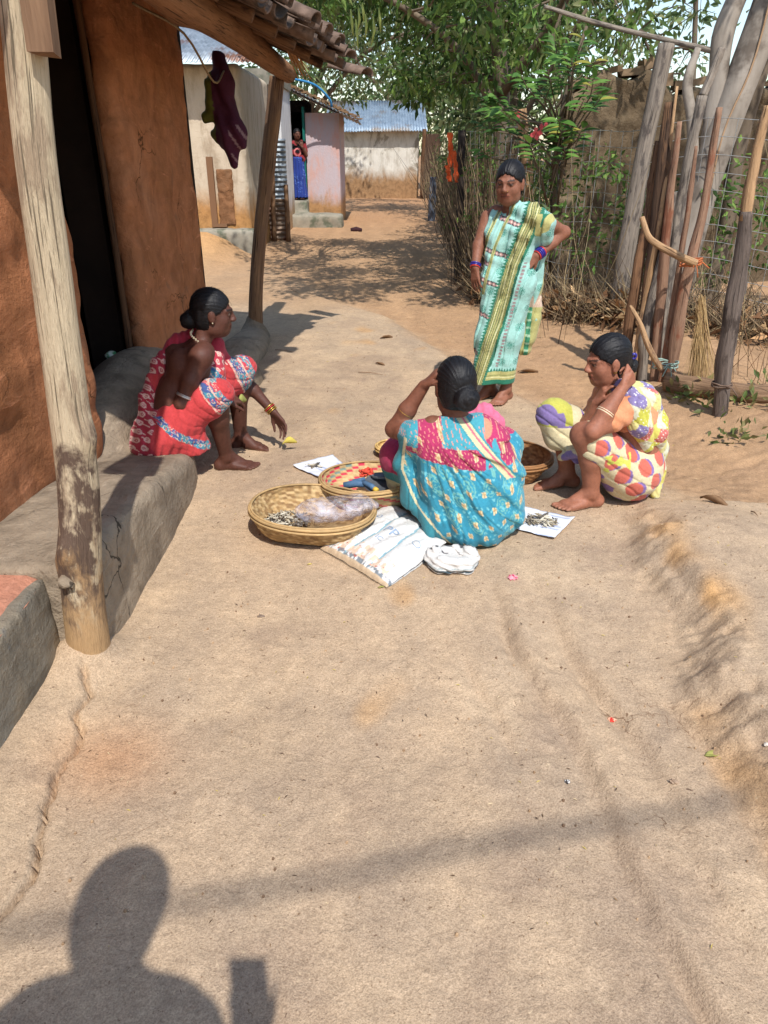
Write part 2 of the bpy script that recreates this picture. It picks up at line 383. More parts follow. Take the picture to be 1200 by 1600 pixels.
# ================================================================ the mud house on the left
M_clay = None
def claymat(name, c1, c2, c3, c4, stain=True):
    m, nt, b = newmat(name, .93, .12); p = coords(nt)
    a = tex(nt, p, 1.6, 6, .6, dist=.5); f = tex(nt, p, 9, 6, .65); g = tex(nt, p, 70, 5, .7)
    c = ramp(nt, a, [(.3, c1), (.5, c2), (.72, c3)])
    c = mixc(nt, 1.0, c, ramp(nt, f, [(.25, (.78, .78, .78)), (.75, (1.16, 1.16, 1.16))]), 'MULTIPLY')
    c = mixc(nt, thr(nt, tex(nt, p, 2.7, 5, .6, dist=1.5), .60, .70), c, c4)
    br = tex(nt, p, 16, 4, .6, stretch=(1, .25, 1), dist=.8)
    c = mixc(nt, thr(nt, br, .62, .72), c, tuple(min(1, x*1.25+.02) for x in c2))
    ck = cracks(nt, p, 1.5, .008, 1.1, .53, .62); c = mixc(nt, ck, c, tuple(x*.35 for x in c1))
    sm_ = tex(nt, p, 3.4, 7, .7, dist=.9); c = mixc(nt, 1.0, c, ramp(nt, sm_, [(.34, (.70, .69, .68)), (.52, (1, 1, 1)), (.75, (1.1, 1.1, 1.1))]), 'MULTIPLY')
    nt.links.new(c, b.inputs['Base Color']); bump(nt, b, [(f, .8), (br, .6), (g, .5), (sm_, .5)], .022)
    return m
M_orange = claymat('orange_clay', L(160, 106, 70), L(182, 120, 82), L(190, 134, 98), L(154, 108, 78))
M_grey = claymat('grey_clay', L(130, 116, 100), L(152, 136, 116), L(164, 146, 124), L(124, 110, 94))
M_pink = claymat('pink_clay', L(176, 122, 100), L(186, 130, 106), L(190, 140, 116), L(150, 118, 100))
M_bluegrey = claymat('bluegrey_clay', L(108, 104, 96), L(130, 122, 108), L(156, 136, 108), L(92, 98, 104))
def blob_wall(name, P, mat, parent, amp=.02, f=4, nseg=(30, 40), cells=None):
    """a hand-smoothed clay block: P(u,v) -> point on a closed section swept along; see callers"""
def sdfblock(name, boxes, mat, parent, h=.02, amp=.012, f=7, k=.06, col=None, cuts=()):
    """rounded clay masses from (lo, hi, radius) boxes"""
    lo = np.min([b_[0] for b_ in boxes], 0)-.12; hi = np.max([b_[1] for b_ in boxes], 0)+.12
    S = SDF(lo, hi, h); X, Y, Z = S.ax[0][:, None, None], S.ax[1][None, :, None], S.ax[2][None, None, :]
    def bd(b_):
        c = (np.array(b_[0])+np.array(b_[1]))/2; r = b_[2]; e = (np.array(b_[1])-np.array(b_[0]))/2-r
        qx, qy, qz = np.abs(X-c[0])-e[0], np.abs(Y-c[1])-e[1], np.abs(Z-c[2])-e[2]
        return (np.sqrt(np.maximum(qx, 0)**2+np.maximum(qy, 0)**2+np.maximum(qz, 0)**2)+np.minimum(np.maximum(qx, np.maximum(qy, qz)), 0)-r).astype(np.float32)
    for b_ in boxes: S.blend((slice(None),)*3, bd(b_), k)
    for b_ in cuts: S.blend((slice(None),)*3, bd(b_), .04, 'c')
    S.near(lambda x, y, z: amp*(noise(x, y, z, f)+.5*noise(x, y, z, f*2.7, 5)), .06)
    V, F = S.surf(); return mesh(name, V, F, mat, parent)
house = empty('mud_house', (-1.4, 3.5, 0), 'orange mud house with dark doorway, tiled eave and grey clay verandah', 'house')
# front wall either side of the doorway (real opening, room behind coloured near-black for its shade)
wl = sdfblock('wall', [((-1.75, .9, -.1), (-1.385, 3.5, 2.75), .09)], M_orange, house, .025, .018, 6)
wr = sdfblock('wall', [((-1.56, 4.5, -.1), (-1.43, 6.12, 2.7), .05)], M_orange, house, .025, .016, 6)
mb = MB(); mb.box((-1.66, 4.05, 2.55), (.17, .62, .22)); mb.build('lintel', M_orange, house)
M_dark = simple('interior_shade', L(34, 25, 20), L(46, 34, 27), 4)  # near-black surface colour stands in for the shade indoors
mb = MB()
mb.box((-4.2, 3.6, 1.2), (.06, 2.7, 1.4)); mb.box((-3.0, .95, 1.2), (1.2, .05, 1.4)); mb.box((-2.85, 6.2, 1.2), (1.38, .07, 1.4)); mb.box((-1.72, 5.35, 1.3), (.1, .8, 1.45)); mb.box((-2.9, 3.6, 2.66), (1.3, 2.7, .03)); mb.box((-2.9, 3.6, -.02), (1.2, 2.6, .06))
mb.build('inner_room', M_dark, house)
M_jamb = wood('dark_jamb', L(70, 48, 34), L(110, 78, 54))
log_('door_jamb', [(-1.56, 4.49, .3), (-1.555, 4.5, 1.3), (-1.56, 4.49, 2.4)], [.022, .02, .022], M_jamb, house, 8)
# verandah: sloping ledge, mound in the doorway, lump at the second post
S = SDF((-1.75, 1.9, -.12), (-.78, 6.9, .75), .019)
X, Y, Z = S.ax[0][:, None, None], S.ax[1][None, :, None], S.ax[2][None, None, :]
top = np.interp(S.ax[1], [1.9, 2.1, 2.8, 3.3, 3.55, 3.72, 3.8, 5.5, 6.9], [.37, .37, .29, .20, .15, .05, -.2, -.2, -.2])[None, :, None]
xr = np.interp(S.ax[1], [1.9, 3.2, 3.55, 3.75], [-.95, -.95, -.98, -1.1])[None, :, None]
d = np.maximum(Z-top, (X-xr-.05*(top-Z))*.95); d = np.maximum(d, 1.98-Y)
rr_ = .05; aa = np.maximum(Z-top+rr_, 0); bb = np.maximum((X-xr)+rr_, 0); d = np.where((aa > 0) & (bb > 0), np.sqrt(aa**2+bb**2)-rr_, d)
S.blend((slice(None),)*3, np.broadcast_to(d, S.D.shape).astype(np.float32), .02)
S.ell((-1.5, 4.25, .12), (.28, .85, .36), None, .12)
S.ell((-1.42, 5.3, .08), (.17, .9, .22), None, .12)
S.near(lambda x, y, z: .006*noise(x, y, z, 9)+.003*noise(x, y, z, 30, 4), .05)
V, F = S.surf(); mesh('verandah', V, F, M_grey, house)
S = SDF((-1.6, 4.9, -.12), (-.8, 7.3, .45), .016)
S.ell((-1.2, 6.2, .0), (.2, .8, .13), None, .1); S.ell((-1.05, 5.35, .0), (.14, .32, .13), None, .08); S.cone((-1.2, 6.87, 0), (-1.2, 6.87, .14), .13, .07, .08)
S.near(lambda x, y, z: .008*noise(x, y, z, 9), .05)
V, F = S.surf(); mesh('clay_mound', V, F, M_grey, house)
stp = empty('clay_step', (-1.3, 1.6, 0), 'low clay step with pink top and blue grey side beside the near post', 'step')
sdfblock('block', [((-1.75, .2, -.1), (-1.06, 2.0, .335), .02)], M_bluegrey, stp, .014, .01, 8)
v = []; n_ = 24
ys = np.linspace(.25, 1.99, n_); xs = np.linspace(-1.74, -1.065, 14)
for x_ in xs:
    for y_ in ys: v.append((x_ + (.012*float(noise(np.array([0.]), np.array([y_]), np.array([0.]), 14)[0]) if x_ > -1.1 else 0), y_, .345+.006*float(noise(np.array([x_]), np.array([y_]), np.array([0.]), 8)[0])-(.02 if x_ > -1.07 else 0)))
f = [(i*n_+j, (i+1)*n_+j, (i+1)*n_+j+1, i*n_+j+1) for i in range(13) for j in range(n_-1)]
o = mesh('top_coat', v, f, M_pink, stp)
# posts of the verandah
M_post1 = wood('weathered_post', L(176, 158, 130), L(206, 188, 158), L(160, 140, 116))
def postmat():
    m = M_post1; nt = m.node_tree; b = nt.nodes['Principled BSDF']; src = b.inputs['Base Color'].links[0].from_socket
    p = coords(nt); sx = nt.nodes.new('ShaderNodeSeparateXYZ'); nt.links.new(p, sx.inputs[0])
    n = tex(nt, p, 13, 7, .7, stretch=(1, 1, .5), dist=.5); ad = nt.nodes.new('ShaderNodeMath'); ad.operation = 'MULTIPLY_ADD'
    nt.links.new(n, ad.inputs[0]); ad.inputs[1].default_value = -1.5; nt.links.new(sx.outputs[2], ad.inputs[2])
    mud = nt.nodes.new('ShaderNodeMapRange'); nt.links.new(ad.outputs[0], mud.inputs[0]); mud.inputs[1].default_value = -.2; mud.inputs[2].default_value = -.85
    dk = nt.nodes.new('ShaderNodeMapRange'); nt.links.new(ad.outputs[0], dk.inputs[0]); dk.inputs[1].default_value = .1; dk.inputs[2].default_value = -.12
    bits = thr(nt, tex(nt, p, 14, 5, .6, stretch=(1, 1, .5)), .42, .5)
    mul = nt.nodes.new('ShaderNodeMath'); mul.operation = 'MULTIPLY'; nt.links.new(dk.outputs[0], mul.inputs[0]); nt.links.new(bits, mul.inputs[1])
    c = mixc(nt, mul.outputs[0], src, L(98, 80, 68)); c = mixc(nt, thr(nt, mud.outputs[0], .1, .75), c, L(180, 146, 106))
    nt.links.new(c, b.inputs['Base Color'])
postmat()
o = log_('verandah_post', [(-1.0, 2.0, -.1), (-.985, 2.0, .0), (-.955, 2.0, .3), (-.91, 2.0, .62), (-.888, 2.0, .9), (-.872, 2.0, 1.2), (-.855, 2.0, 1.5), (-.83, 2.02, 1.85), (-.82, 2.02, 2.1)], [.078, .068, .06, .056, .053, .05, .047, .046, .045], M_post1, None, 28, 110, .045, 4)
tag(o, 'thick pale weathered wooden post with mud crusted foot beside the clay step', 'post')
M_brownwood = wood('brown_wood', L(92, 66, 48), L(140, 104, 76), L(76, 56, 44))
M_post2 = wood('dry_brown_post', L(96, 72, 54), L(150, 116, 86), L(120, 92, 72))
o = log_('verandah_post', [(-1.2, 6.87, -.1), (-1.15, 6.87, .5), (-1.03, 6.88, 1.2), (-.94, 6.87, 1.65), (-.86, 6.87, 2.08)], [.068, .06, .058, .06, .062], M_post2, None, 14, 40, .04, 4)
tag(o, 'slanting brown wooden post under the far end of the eave', 'post')
# ---- roof: log beam, rafters, dark battens, half-round clay tiles
roofE = tag(bpy.data.objects.new('roof', None)); roofE.parent = house; COL.objects.link(roofE)
def rp(o): o.parent = roofE; return o
def hl(pts):      # roof pieces are written in world coordinates, house empty sits at (-1.4,3.5,0)
    return [(p[0]+1.4, p[1]-3.5, p[2]) for p in pts]
M_beam = wood('beam_wood', L(120, 84, 58), L(160, 116, 82))
rp(log_('beam', hl([(-.86, 1.75, 2.13), (-.84, 3.4, 2.1), (-.86, 5.0, 2.15), (-.80, 7.1, 2.12)]), [.075, .08, .085, .07], M_beam, None, 14, 40, .03, 3))
o = MB(); o.box((-.762+1.4, 1.97-3.5, 1.95), (.028, .03, .22), Matrix.Rotation(.05, 3, 'Y'), .006)
rp(o.build('cut_bracket', simple('bracket_wood', L(104, 80, 62), L(146, 116, 90), 30, stretch=(1, 1, .08), bscale=60, bstr=.8)))
def eave(y): return np.interp(y, [2.2, 3, 4, 5.5, 6.4], [-.74, -.66, -.56, -.45, -.38])
def rz(x, y): return 2.13 + .42*(eave(y)-x) - .07*(y-2.2)/5*0
M_board = simple('dark_boarding', L(40, 32, 28), L(62, 50, 42), 9, bscale=40, bstr=.6)
# dark brown boarding under the tiles
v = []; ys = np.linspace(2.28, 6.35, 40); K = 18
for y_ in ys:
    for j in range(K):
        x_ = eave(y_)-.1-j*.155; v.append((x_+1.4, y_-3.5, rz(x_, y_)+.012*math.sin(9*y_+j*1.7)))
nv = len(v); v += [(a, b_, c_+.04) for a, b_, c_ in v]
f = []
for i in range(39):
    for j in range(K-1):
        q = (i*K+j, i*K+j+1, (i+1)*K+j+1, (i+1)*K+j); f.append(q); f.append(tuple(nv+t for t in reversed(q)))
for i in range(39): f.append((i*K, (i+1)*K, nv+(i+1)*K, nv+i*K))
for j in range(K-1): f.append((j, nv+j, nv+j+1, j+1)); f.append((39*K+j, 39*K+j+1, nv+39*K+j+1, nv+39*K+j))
rp(mesh('boarding', v, f, M_board, None))
for y_ in np.linspace(2.5, 6.25, 8):
    xe = float(eave(y_)); rp(log_('rafter', hl([(xe-.06, y_, rz(xe-.06, y_)-.05), (xe-1.1, y_+.03, rz(xe-1.1, y_)-.05), (xe-2.4, y_, rz(xe-2.4, y_)-.05)]), [.03, .034, .032], M_brownwood, None, 8, 12, .05))
mb = MB()
for k in range(14):      # splintered bamboo sticking out at the eave
    a = Vector((-.70+rnd.uniform(-.05, .05), 5.2+rnd.uniform(-.1, .1), 2.26)); e = Vector((-.62+rnd.uniform(-.04, .06), 6.5+rnd.uniform(-.15, .1), 2.06+rnd.uniform(-.03, .03)))
    mb.tube([p_-Vector((-1.4, 3.5, 0)) for p_ in (a, (a+e)/2+Vector((0, 0, .02)), e)], [.006, .006, .003], 4)
rp(mb.build('split_bamboo', simple('split_bamboo', L(150, 108, 72), L(190, 142, 98), 30)))
def tile_mesh():
    v = []; f = []; nA, nL = 9, 5; r = .075; Lh = .36
    for s_ in (0, 1):
        for i in range(nL):
            t = i/(nL-1); rr = r*(1-.18*t) - s_*.012
            for k in range(nA):
                th = math.pi*(k/(nA-1)); v.append((rr*math.cos(th), t*Lh, rr*math.sin(th)*.85+.004*math.sin(7*t+k)))
    o_ = nA*nL
    for i in range(nL-1):
        for k in range(nA-1):
            q = (i*nA+k, i*nA+k+1, (i+1)*nA+k+1, (i+1)*nA+k); f.append(tuple(reversed(q))); f.append(tuple(o_+t for t in q))
    for i in range(nL-1):
        for k in (0, nA-1): f.append((i*nA+k, (i+1)*nA+k, o_+(i+1)*nA+k, o_+i*nA+k))
    for k in range(nA-1):
        for i in (0, nL-1): f.append((i*nA+k, i*nA+k+1, o_+i*nA+k+1, o_+i*nA+k))
    me = bpy.data.meshes.new('roof_tile'); me.from_pydata(v, [], f); me.update()
    me.polygons.foreach_set('use_smooth', np.ones(len(f), dtype=bool)); return me
M_tile = simple('old_roof_tile', L(88, 72, 62), L(134, 112, 98), 11, bscale=50, bstr=.8, c3=L(66, 60, 56), s3=7)
tm = tile_mesh(); tm.materials.append(M_tile)
y_ = 2.32
while y_ < 6.35:
    for j in range(4):
        xe = float(eave(y_)) + .07 - j*.3 + rnd.uniform(-.07, .06); z_ = rz(xe, y_)+.055+rnd.uniform(0, .015)
        for s_ in (0, 1):      # row of covers over a row of troughs
            o = bpy.data.objects.new('roof_tile', tm); o.parent = roofE; COL.objects.link(o)
            o.location = (xe+1.4, y_-3.5+(.075 if s_ else 0), z_+(.0 if s_ else .03)-j*0)
            ang = R(90+rnd.uniform(-14, 10)+(-10 if j == 0 else 0)); sl_ = math.atan(.42)+rnd.uniform(-.1, .1)
            o.rotation_euler = (Matrix.Rotation(ang, 4, 'Z') @ Matrix.Rotation(sl_, 4, 'X') @ Matrix.Rotation(math.pi if s_ else rnd.uniform(-.1, .1), 4, 'Y')).to_euler()
    y_ += .155
for (x_, yy, zz, a, sl_) in ((-.3, 5.9, 2.2, 64, .3), (-.24, 6.2, 2.14, 56, .24), (-.13, 6.42, 2.05, 50, .2), (-.36, 5.6, 2.22, 70, .34)):
    o = bpy.data.objects.new('roof_tile', tm); o.parent = roofE; COL.objects.link(o); o.location = (x_+1.4, yy-3.5, zz)
    o.rotation_euler = (Matrix.Rotation(R(a), 4, 'Z') @ Matrix.Rotation(sl_, 4, 'X')).to_euler()
# cloth bundle hanging from the eave
S = SDF((-1.45, 6.0, .95), (-.85, 6.6, 2.2), .012)
S.cone((-1.2, 6.3, 2.16), (-1.2, 6.3, 2.0), .05, .10, .05); S.cone((-1.2, 6.3, 2.0), (-1.2, 6.3, 1.9), .1, .07, .03); S.cone((-1.2, 6.3, 1.9), (-1.17, 6.3, 1.66), .08, .12, .05); S.cone((-1.17, 6.3, 1.66), (-1.16, 6.3, 1.46), .12, .03, .06)
S.cone((-1.3, 6.26, 1.98), (-1.3, 6.26, 1.78), .03, .055, .01)
S.near(lambda x, y, z: .014*np.sin(52*x+14*z+2*noise(x, y, z, 10))+.006*noise(x, y, z, 30, 2), .05)
V, F = S.surf(); cc = np.tile(np.array(L(74, 34, 52)), (len(V), 1)); cc[(V[:, 0] < -1.265) & (V[:, 2] > 1.6)] = L(92, 92, 40)
st_ = np.sin(70*(V[:, 0]+V[:, 2]*.6)) > .82; cc[st_ & (V[:, 0] > -1.16) & (V[:, 2] < 1.72)] = L(140, 112, 116)
M_cloth = simple('cloth_print', (.86, .86, .86), (1.06, 1.06, 1.06), 60, .85, 260, .25, .15, col=True, dist=.003)
tag(mesh('hanging_cloth', V, F, M_cloth, None, True, cc), 'maroon cloth bundle with an olive corner hanging under the eave', 'cloth')
# green striped cloth in doorway
S = SDF((-1.9, 4.0, .3), (-1.4, 4.6, .7), .01)
S.ell((-1.62, 4.3, .455), (.035, .03, .016)); S.ell((-1.6, 4.33, .465), (.022, .03, .014)); S.near(lambda x, y, z: .006*np.sin(90*x+40*z), .04)
V, F = S.surf(); cc = np.where((np.sin(220*V[:, 0]+160*V[:, 2]) > 0)[:, None], np.array(L(70, 120, 78)), np.array(L(180, 186, 170)))
tag(mesh('crumpled_cloth', V, F, M_cloth, None, True, cc), 'small green and white striped cloth lying on the door sill', 'cloth')
# rope under the beam
tag(mesh('rope', *tube_vf(spline([(-1.25, 4.4, 2.2), (-1.1, 4.8, 2.12), (-1.12, 5.6, 1.95), (-1.17, 6.28, 2.08)], 16), .007, 5), simple('rope', L(120, 100, 76), L(160, 140, 110), 60), None), 'slack thin rope strung under the eave beam', 'rope')
# ================================================================ houses down the lane
def wallmat(name, top, mid, low, z0, z1, streak=True, patchc=None):
    """whitewash with a mud-splashed foot: the plaster changes colour with height, worn edge"""
    m, nt, b = newmat(name, .93, .1); p = coords(nt)
    sx = nt.nodes.new('ShaderNodeSeparateXYZ'); nt.links.new(p, sx.inputs[0])
    n = tex(nt, p, 3.5, 6, .65, stretch=(1, 1, .45), dist=.4); ad = nt.nodes.new('ShaderNodeMath'); ad.operation = 'MULTIPLY_ADD'
    nt.links.new(n, ad.inputs[0]); ad.inputs[1].default_value = -.9; nt.links.new(sx.outputs[2], ad.inputs[2])
    c = mixc(nt, thr(nt, tex(nt, p, 5, 6, .7, stretch=(1, 1, .3)), .42, .68), top, mid)
    if patchc: c = mixc(nt, thr(nt, tex(nt, p, 1.1, 5, .6, dist=.7), .53, .6), c, patchc)
    lo_ = mixc(nt, thr(nt, tex(nt, p, 9, 5), .4, .65), low, tuple(x*.72 for x in low))
    c = mixc(nt, thr(nt, ad.outputs[0], z1-.45, z0-.45), c, lo_)
    nt.links.new(c, b.inputs['Base Color']); bump(nt, b, [(tex(nt, p, 14, 6, .7), .6), (tex(nt, p, 60, 4, .6), .3)], .02)
    return m
M_cream = wallmat('cream_wash', L(196, 180, 158), L(168, 150, 128), L(178, 132, 84), .55, 1.1)
M_white = wallmat('white_wash', L(214, 214, 214), L(190, 190, 190), L(180, 150, 116), .3, .8)
M_lav = wallmat('lavender_wash', L(186, 172, 176), L(200, 158, 146), L(176, 134, 92), .35, .75)
M_farwall = wallmat('stained_wash', L(206, 200, 188), L(176, 168, 154), L(156, 122, 88), .55, 1.15, patchc=L(150, 142, 128))
M_sheet = simple('zinc_sheet', L(120, 128, 134), L(170, 178, 184), 6, .5, 30, .15, .5, metal=.55, c3=L(120, 84, 66), s3=1.3)
M_rsheet = simple('blue_zinc_roof', L(118, 136, 152), L(168, 182, 192), 5, .45, 30, .15, .5, metal=.5, c3=L(136, 124, 112), s3=.9)
M_cement = simple('cement', L(120, 116, 104), L(160, 152, 136), 4, bscale=30, bstr=.5, c3=L(96, 100, 84), s3=3)
def corr(name, org, du, dv, pitch=.076, amp=.01, mat=None, parent=None, rough=.0):
    """corrugated sheet: ridges run along dv"""
    org, du, dv = Vector(org), Vector(du), Vector(dv); n = int(du.length/pitch*8); nrm = du.cross(dv).normalized(); v = []; f = []
    for s_ in (0, 1):
        for i in range(n+1):
            for j in range(4):
                v.append(org + du*(i/n) + dv*(j/3) + nrm*(amp*math.cos(i/8*2*math.pi)*1.0 - s_*.003 + rough*rnd.uniform(-1, 1)))
    o_ = (n+1)*4
    for i in range(n):
        for j in range(3):
            q = (i*4+j, (i+1)*4+j, (i+1)*4+j+1, i*4+j+1); f.append(q); f.append(tuple(o_+t for t in reversed(q)))
        f.append((i*4, o_+i*4, o_+(i+1)*4, (i+1)*4)); f.append((i*4+3, (i+1)*4+3, o_+(i+1)*4+3, o_+i*4+3))
    return mesh(name, v, f, mat or M_sheet, parent)
# cream house with a plinth and small wooden window
h2 = empty('cream_house', (-4, 14, 0), 'cream washed mud house with clay plinth beside the tin sheet fence', 'house')
sdfblock('wall', [((-7, 13, -.2), (-2.2, 16, 2.75), .06)], M_cream, h2, .06, .012, 3)
sdfblock('plinth', [((-7, 12.72, -.2), (-2.1, 13.1, .42), .05)], M_cement, h2, .04, .02, 5)
mb = MB(); mb.box((-2.78, 12.985, .98), (.05, .03, .5), None, .006); mb.box((-2.7, 12.98, .46), (.12, .05, .025)); mb.build('window_frame', M_brownwood, h2)
sdfblock('clay_patch', [((-2.7, 12.975, .45), (-2.44, 13.1, 1.3), .02)], claymat('patched_clay', L(112, 80, 56), L(140, 100, 70), L(150, 116, 88), L(110, 86, 66)), h2, .02, .012, 12)
corr('roof', (-7.2, 12.5, 2.72), (5.3, 0, 0), (0, 2.2, .8), parent=h2)
# white house behind the tin fence
hw = empty('white_house', (-3, 18, 0), 'white plastered house with a concrete band rising behind the tin fence', 'house')
mb = MB(); mb.box((-3.57, 17.6, 1.3), (1.5, .9, 1.45)); mb.build('wall', M_white, hw)
mb = MB(); mb.box((-3.62, 17.4, 2.86), (1.6, 1.0, .13), None, .01); mb.build('concrete_band', M_cement, hw)
# tin fence of three sheets with posts
tf = empty('tin_fence', (-2.2, 15.2, 0), 'rusty grey corrugated tin sheet fence with rough poles by the cream house', 'fence')
corr('tin_sheet', (-2.66, 15.2, .3), (0, 0, 1.5), (.45, .05, .03), .085, .014, parent=tf)
corr('tin_sheet', (-2.2, 15.27, .25), (.02, 0, 1.52), (.34, .1, .0), .085, .014, parent=tf)
corr('tin_sheet', (-2.68, 15.16, .0), (0, 0, .75), (.86, .06, .0), .085, .014, simple('rusty_sheet', L(110, 88, 72), L(150, 130, 112), 7, .6, 30, .2, .4, metal=.3, c3=L(110, 60, 38), s3=2), tf)
for x_, h_, ln in ((-2.5, 2.1, .12), (-2.26, 1.6, -.02), (-2.06, 1.75, -.05), (-1.84, 1.0, 0)):
    log_('pole', [(x_+ln, 15.05, 0), (x_+ln*.5, 15.06, h_*.5), (x_, 15.08, h_)], [.05, .045, .04], M_post2, tf, 8, 10)
# house with the teal door
h3 = empty('lavender_house', (-2, 20, 0), 'lavender and pink washed house with teal door and cement steps', 'house')
mb = MB(); mb.box((-1.415, 20.2, 1.1), (.385, 1.2, 1.25)); mb.build('wall', M_lav, h3)
mb = MB(); mb.box((-3.6, 20.2, 1.2), (1.2, 1.2, 1.4)); mb.build('wall', M_white, h3)
mb = MB(); mb.box((-2.1, 20.6, 1.2), (.31, .06, 1.4)); mb.box((-2.1, 20.0, 2.5), (.305, .6, .12)); mb.build('dark_passage', M_dark, h3)  # panels coloured near-black for the shade inside the doorway
M_teal = simple('teal_paint', L(20, 92, 84), L(32, 112, 100), 5, .6)
mb = MB(); mb.box((-1.84, 19.2, 1.52), (.025, .26, .95)); mb.build('door', M_teal, h3)
mb = MB(); mb.box((-2.1, 19.5, .27), (.31, .55, .28)); mb.build('sill', M_cement, h3)
sdfblock('steps', [((-2.4, 17.9, -.2), (-.95, 18.75, .27), .06), ((-2.35, 18.5, -.2), (-1.78, 19.1, .54), .05)], M_cement, h3, .04, .02, 4)
corr('roof', (-2.75, 18.5, 3.1), (2.2, 0, -.93), (0, 3.2, 0), .09, .016, M_sheet, h3)
mb = MB()
for k in range(160):
    t = rnd.random(); x_ = -2.75+2.2*t; mb.box((x_, 18.6+rnd.uniform(0, 1), 3.14-.93*t+rnd.uniform(0, .05)), (rnd.uniform(.02, .06), rnd.uniform(.02, .06), .012), Matrix.Rotation(rnd.uniform(0, 3), 3, 'Z'))
o = mb.build('leaf_litter', simple('roof_litter', L(110, 84, 60), L(150, 118, 86), 20), h3); tag(o, kind='stuff')
tag(mesh('water_pipe', *tube_vf(spline([(-2.0, 17.9, 2.95), (-1.5, 18.2, 2.85), (-1.2, 18.4, 2.6), (-1.15, 18.5, 2.45)], 14), .025, 6), simple('blue_plastic', L(50, 120, 170), L(70, 140, 190), 5, .5), None), 'bright blue plastic pipe bent over the tin eave', 'pipe')
tag(mesh('sandal', *tube_vf([(-.72, 17.0, .03), (-.6, 17.02, .045), (-.48, 17.0, .03)], [.04, .055, .035], 8), simple('dark_rubber', L(50, 30, 34), L(70, 44, 48), 8), None), 'dark rubber sandal left on the lane near the cement steps', 'sandal')
# far house with the zinc roof
h4 = empty('far_house', (-.2, 31, 0), 'whitewashed mud house with blue corrugated zinc roof at the lane end', 'house')
sdfblock('wall', [((-1.75, 30, -.3), (1.28, 34, 2.35), .05)], M_farwall, h4, .07, .02, 3)
for k in range(3): corr('roof_sheet', (-2.15+k*1.22, 29.65-.01*k, 2.22+.012*k), (1.27, 0, 0), (0, 3.0, 1.12), .1, .02, M_rsheet, h4)
corr('roof_sheet', (-2.1, 35.6, 2.3), (3.7, 0, 0), (0, -3.0, 1.05), .1, .02, M_rsheet, h4)
log_('doorpost', [(1.42, 29.6, 0), (1.4, 29.6, 1.2), (1.45, 29.6, 2.3)], [.08, .07, .07], M_jamb, h4, 8, 10)
mb = MB(); mb.box((1.75, 29.9, 1.05), (.3, .04, 1.1)); mb.build('plank_door', M_jamb if False else simple('dark_planks', L(60, 44, 36), L(86, 66, 52), 6, stretch=(8, 8, .5)), h4)
# ================================================================ right hand side: wall, fence, posts
mw = empty('old_mud_wall', (3.5, 9.3, 0), 'tall old brown mud wall with mossy stains behind the wire fence', 'wall')
M_oldwall = claymat('old_mud', L(80, 68, 54), L(106, 90, 70), L(128, 112, 90), L(68, 62, 50))
S = SDF((1.75, 8.5, -.2), (9, 11.5, 2.7), .045)
X, Y, Z = S.ax[0][:, None, None], S.ax[1][None, :, None], S.ax[2][None, None, :]
tp = 2.2+.1*np.sin(3*S.ax[0])[:, None, None]+.07*np.sin(11*S.ax[0]+1)[:, None, None]
yy = 9.05+.18*(X-2)
d = np.maximum(np.maximum(np.abs(Y-yy-.2)-.22, Z-tp), np.maximum(1.95-X, X-8.6)); S.D[:] = d
S.near(lambda x, y, z: .03*noise(x, y, z, 5)+.02*noise(x, y, z, 13, 6), .1)
V, F = S.surf(); mesh('wall', V, F, M_oldwall, mw)
mb = MB()
for k in range(26):
    x_ = 2.1+k*.2; mb.box((x_, 9.25+.18*(x_-2), 2.27+.1*math.sin(3*x_)+.07*math.sin(11*x_+1)), (rnd.uniform(.05, .13), .12, rnd.uniform(.03, .06)), Matrix.Rotation(rnd.uniform(-.3, .3), 3, 'Y'), .02)
o = mb.build('coping_stones', simple('coping', L(110, 92, 72), L(150, 126, 100), 6), mw); tag(o, kind='stuff')
# wire mesh fence
FP = [(.98, 10.2), (2.28, 7.28), (3.2, 6.3), (4.6, 5.2)]
wf = empty('wire_fence', (2.2, 7.2, 0), 'square mesh galvanised wire fence along the right of the lane', 'fence')
fl = [0]
for a, b_ in zip(FP[:-1], FP[1:]): fl.append(fl[-1]+math.hypot(b_[0]-a[0], b_[1]-a[1]))
def fpt(s, z):
    x_ = np.interp(s, fl, [p_[0] for p_ in FP]); y_ = np.interp(s, fl, [p_[1] for p_ in FP])
    return (x_+.03*math.sin(2.1*s+1.7*z), y_+.03*math.sin(1.7*s+2.3*z), z+.035*math.sin(1.9*s)+.02*math.sin(5*s+z))
mb = MB(); hz = [.12+.135*i for i in range(13)]
for z_ in hz: mb.tube([fpt(s_, z_) for s_ in np.linspace(0, fl[-1], 70)], .0028, 4)
for s_ in np.arange(0, fl[-1], .145): mb.tube([fpt(s_+.03*math.sin(9*s_), z_) for z_ in np.linspace(.1, hz[-1]+.01, 9)], .0026, 4)
mb.build('wire_mesh', simple('galvanised_wire', L(160, 160, 156), L(190, 190, 186), 20, .45, metal=.6, bstr=0), wf)
M_greywood = wood('grey_wood', L(112, 102, 92), L(156, 144, 130), L(92, 84, 78))
M_redwood = wood('red_brown_wood', L(120, 90, 72), L(162, 128, 104), L(134, 86, 64))
M_darkwood = wood('dark_bark', L(60, 46, 38), L(98, 76, 60), L(120, 90, 66))
M_barewood = wood('bare_orange_wood', L(150, 116, 82), L(190, 154, 116), L(126, 98, 76))
def post(pts, rad, mat, label, n=12, kn=3, wob=.05, cat='post', group=None, name='wooden_post'):
    return tag(log_(name, pts, rad, mat, None, n, max(20, len(pts)*11), wob, kn), label, cat, group)
post([(2.22, 7.15, -.1), (2.24, 7.15, .8), (2.27, 7.15, 1.6), (2.33, 7.15, 2.34)], [.085, .078, .072, .07], M_greywood, 'thick grey weathered fence post in front of the old mud wall', 16)
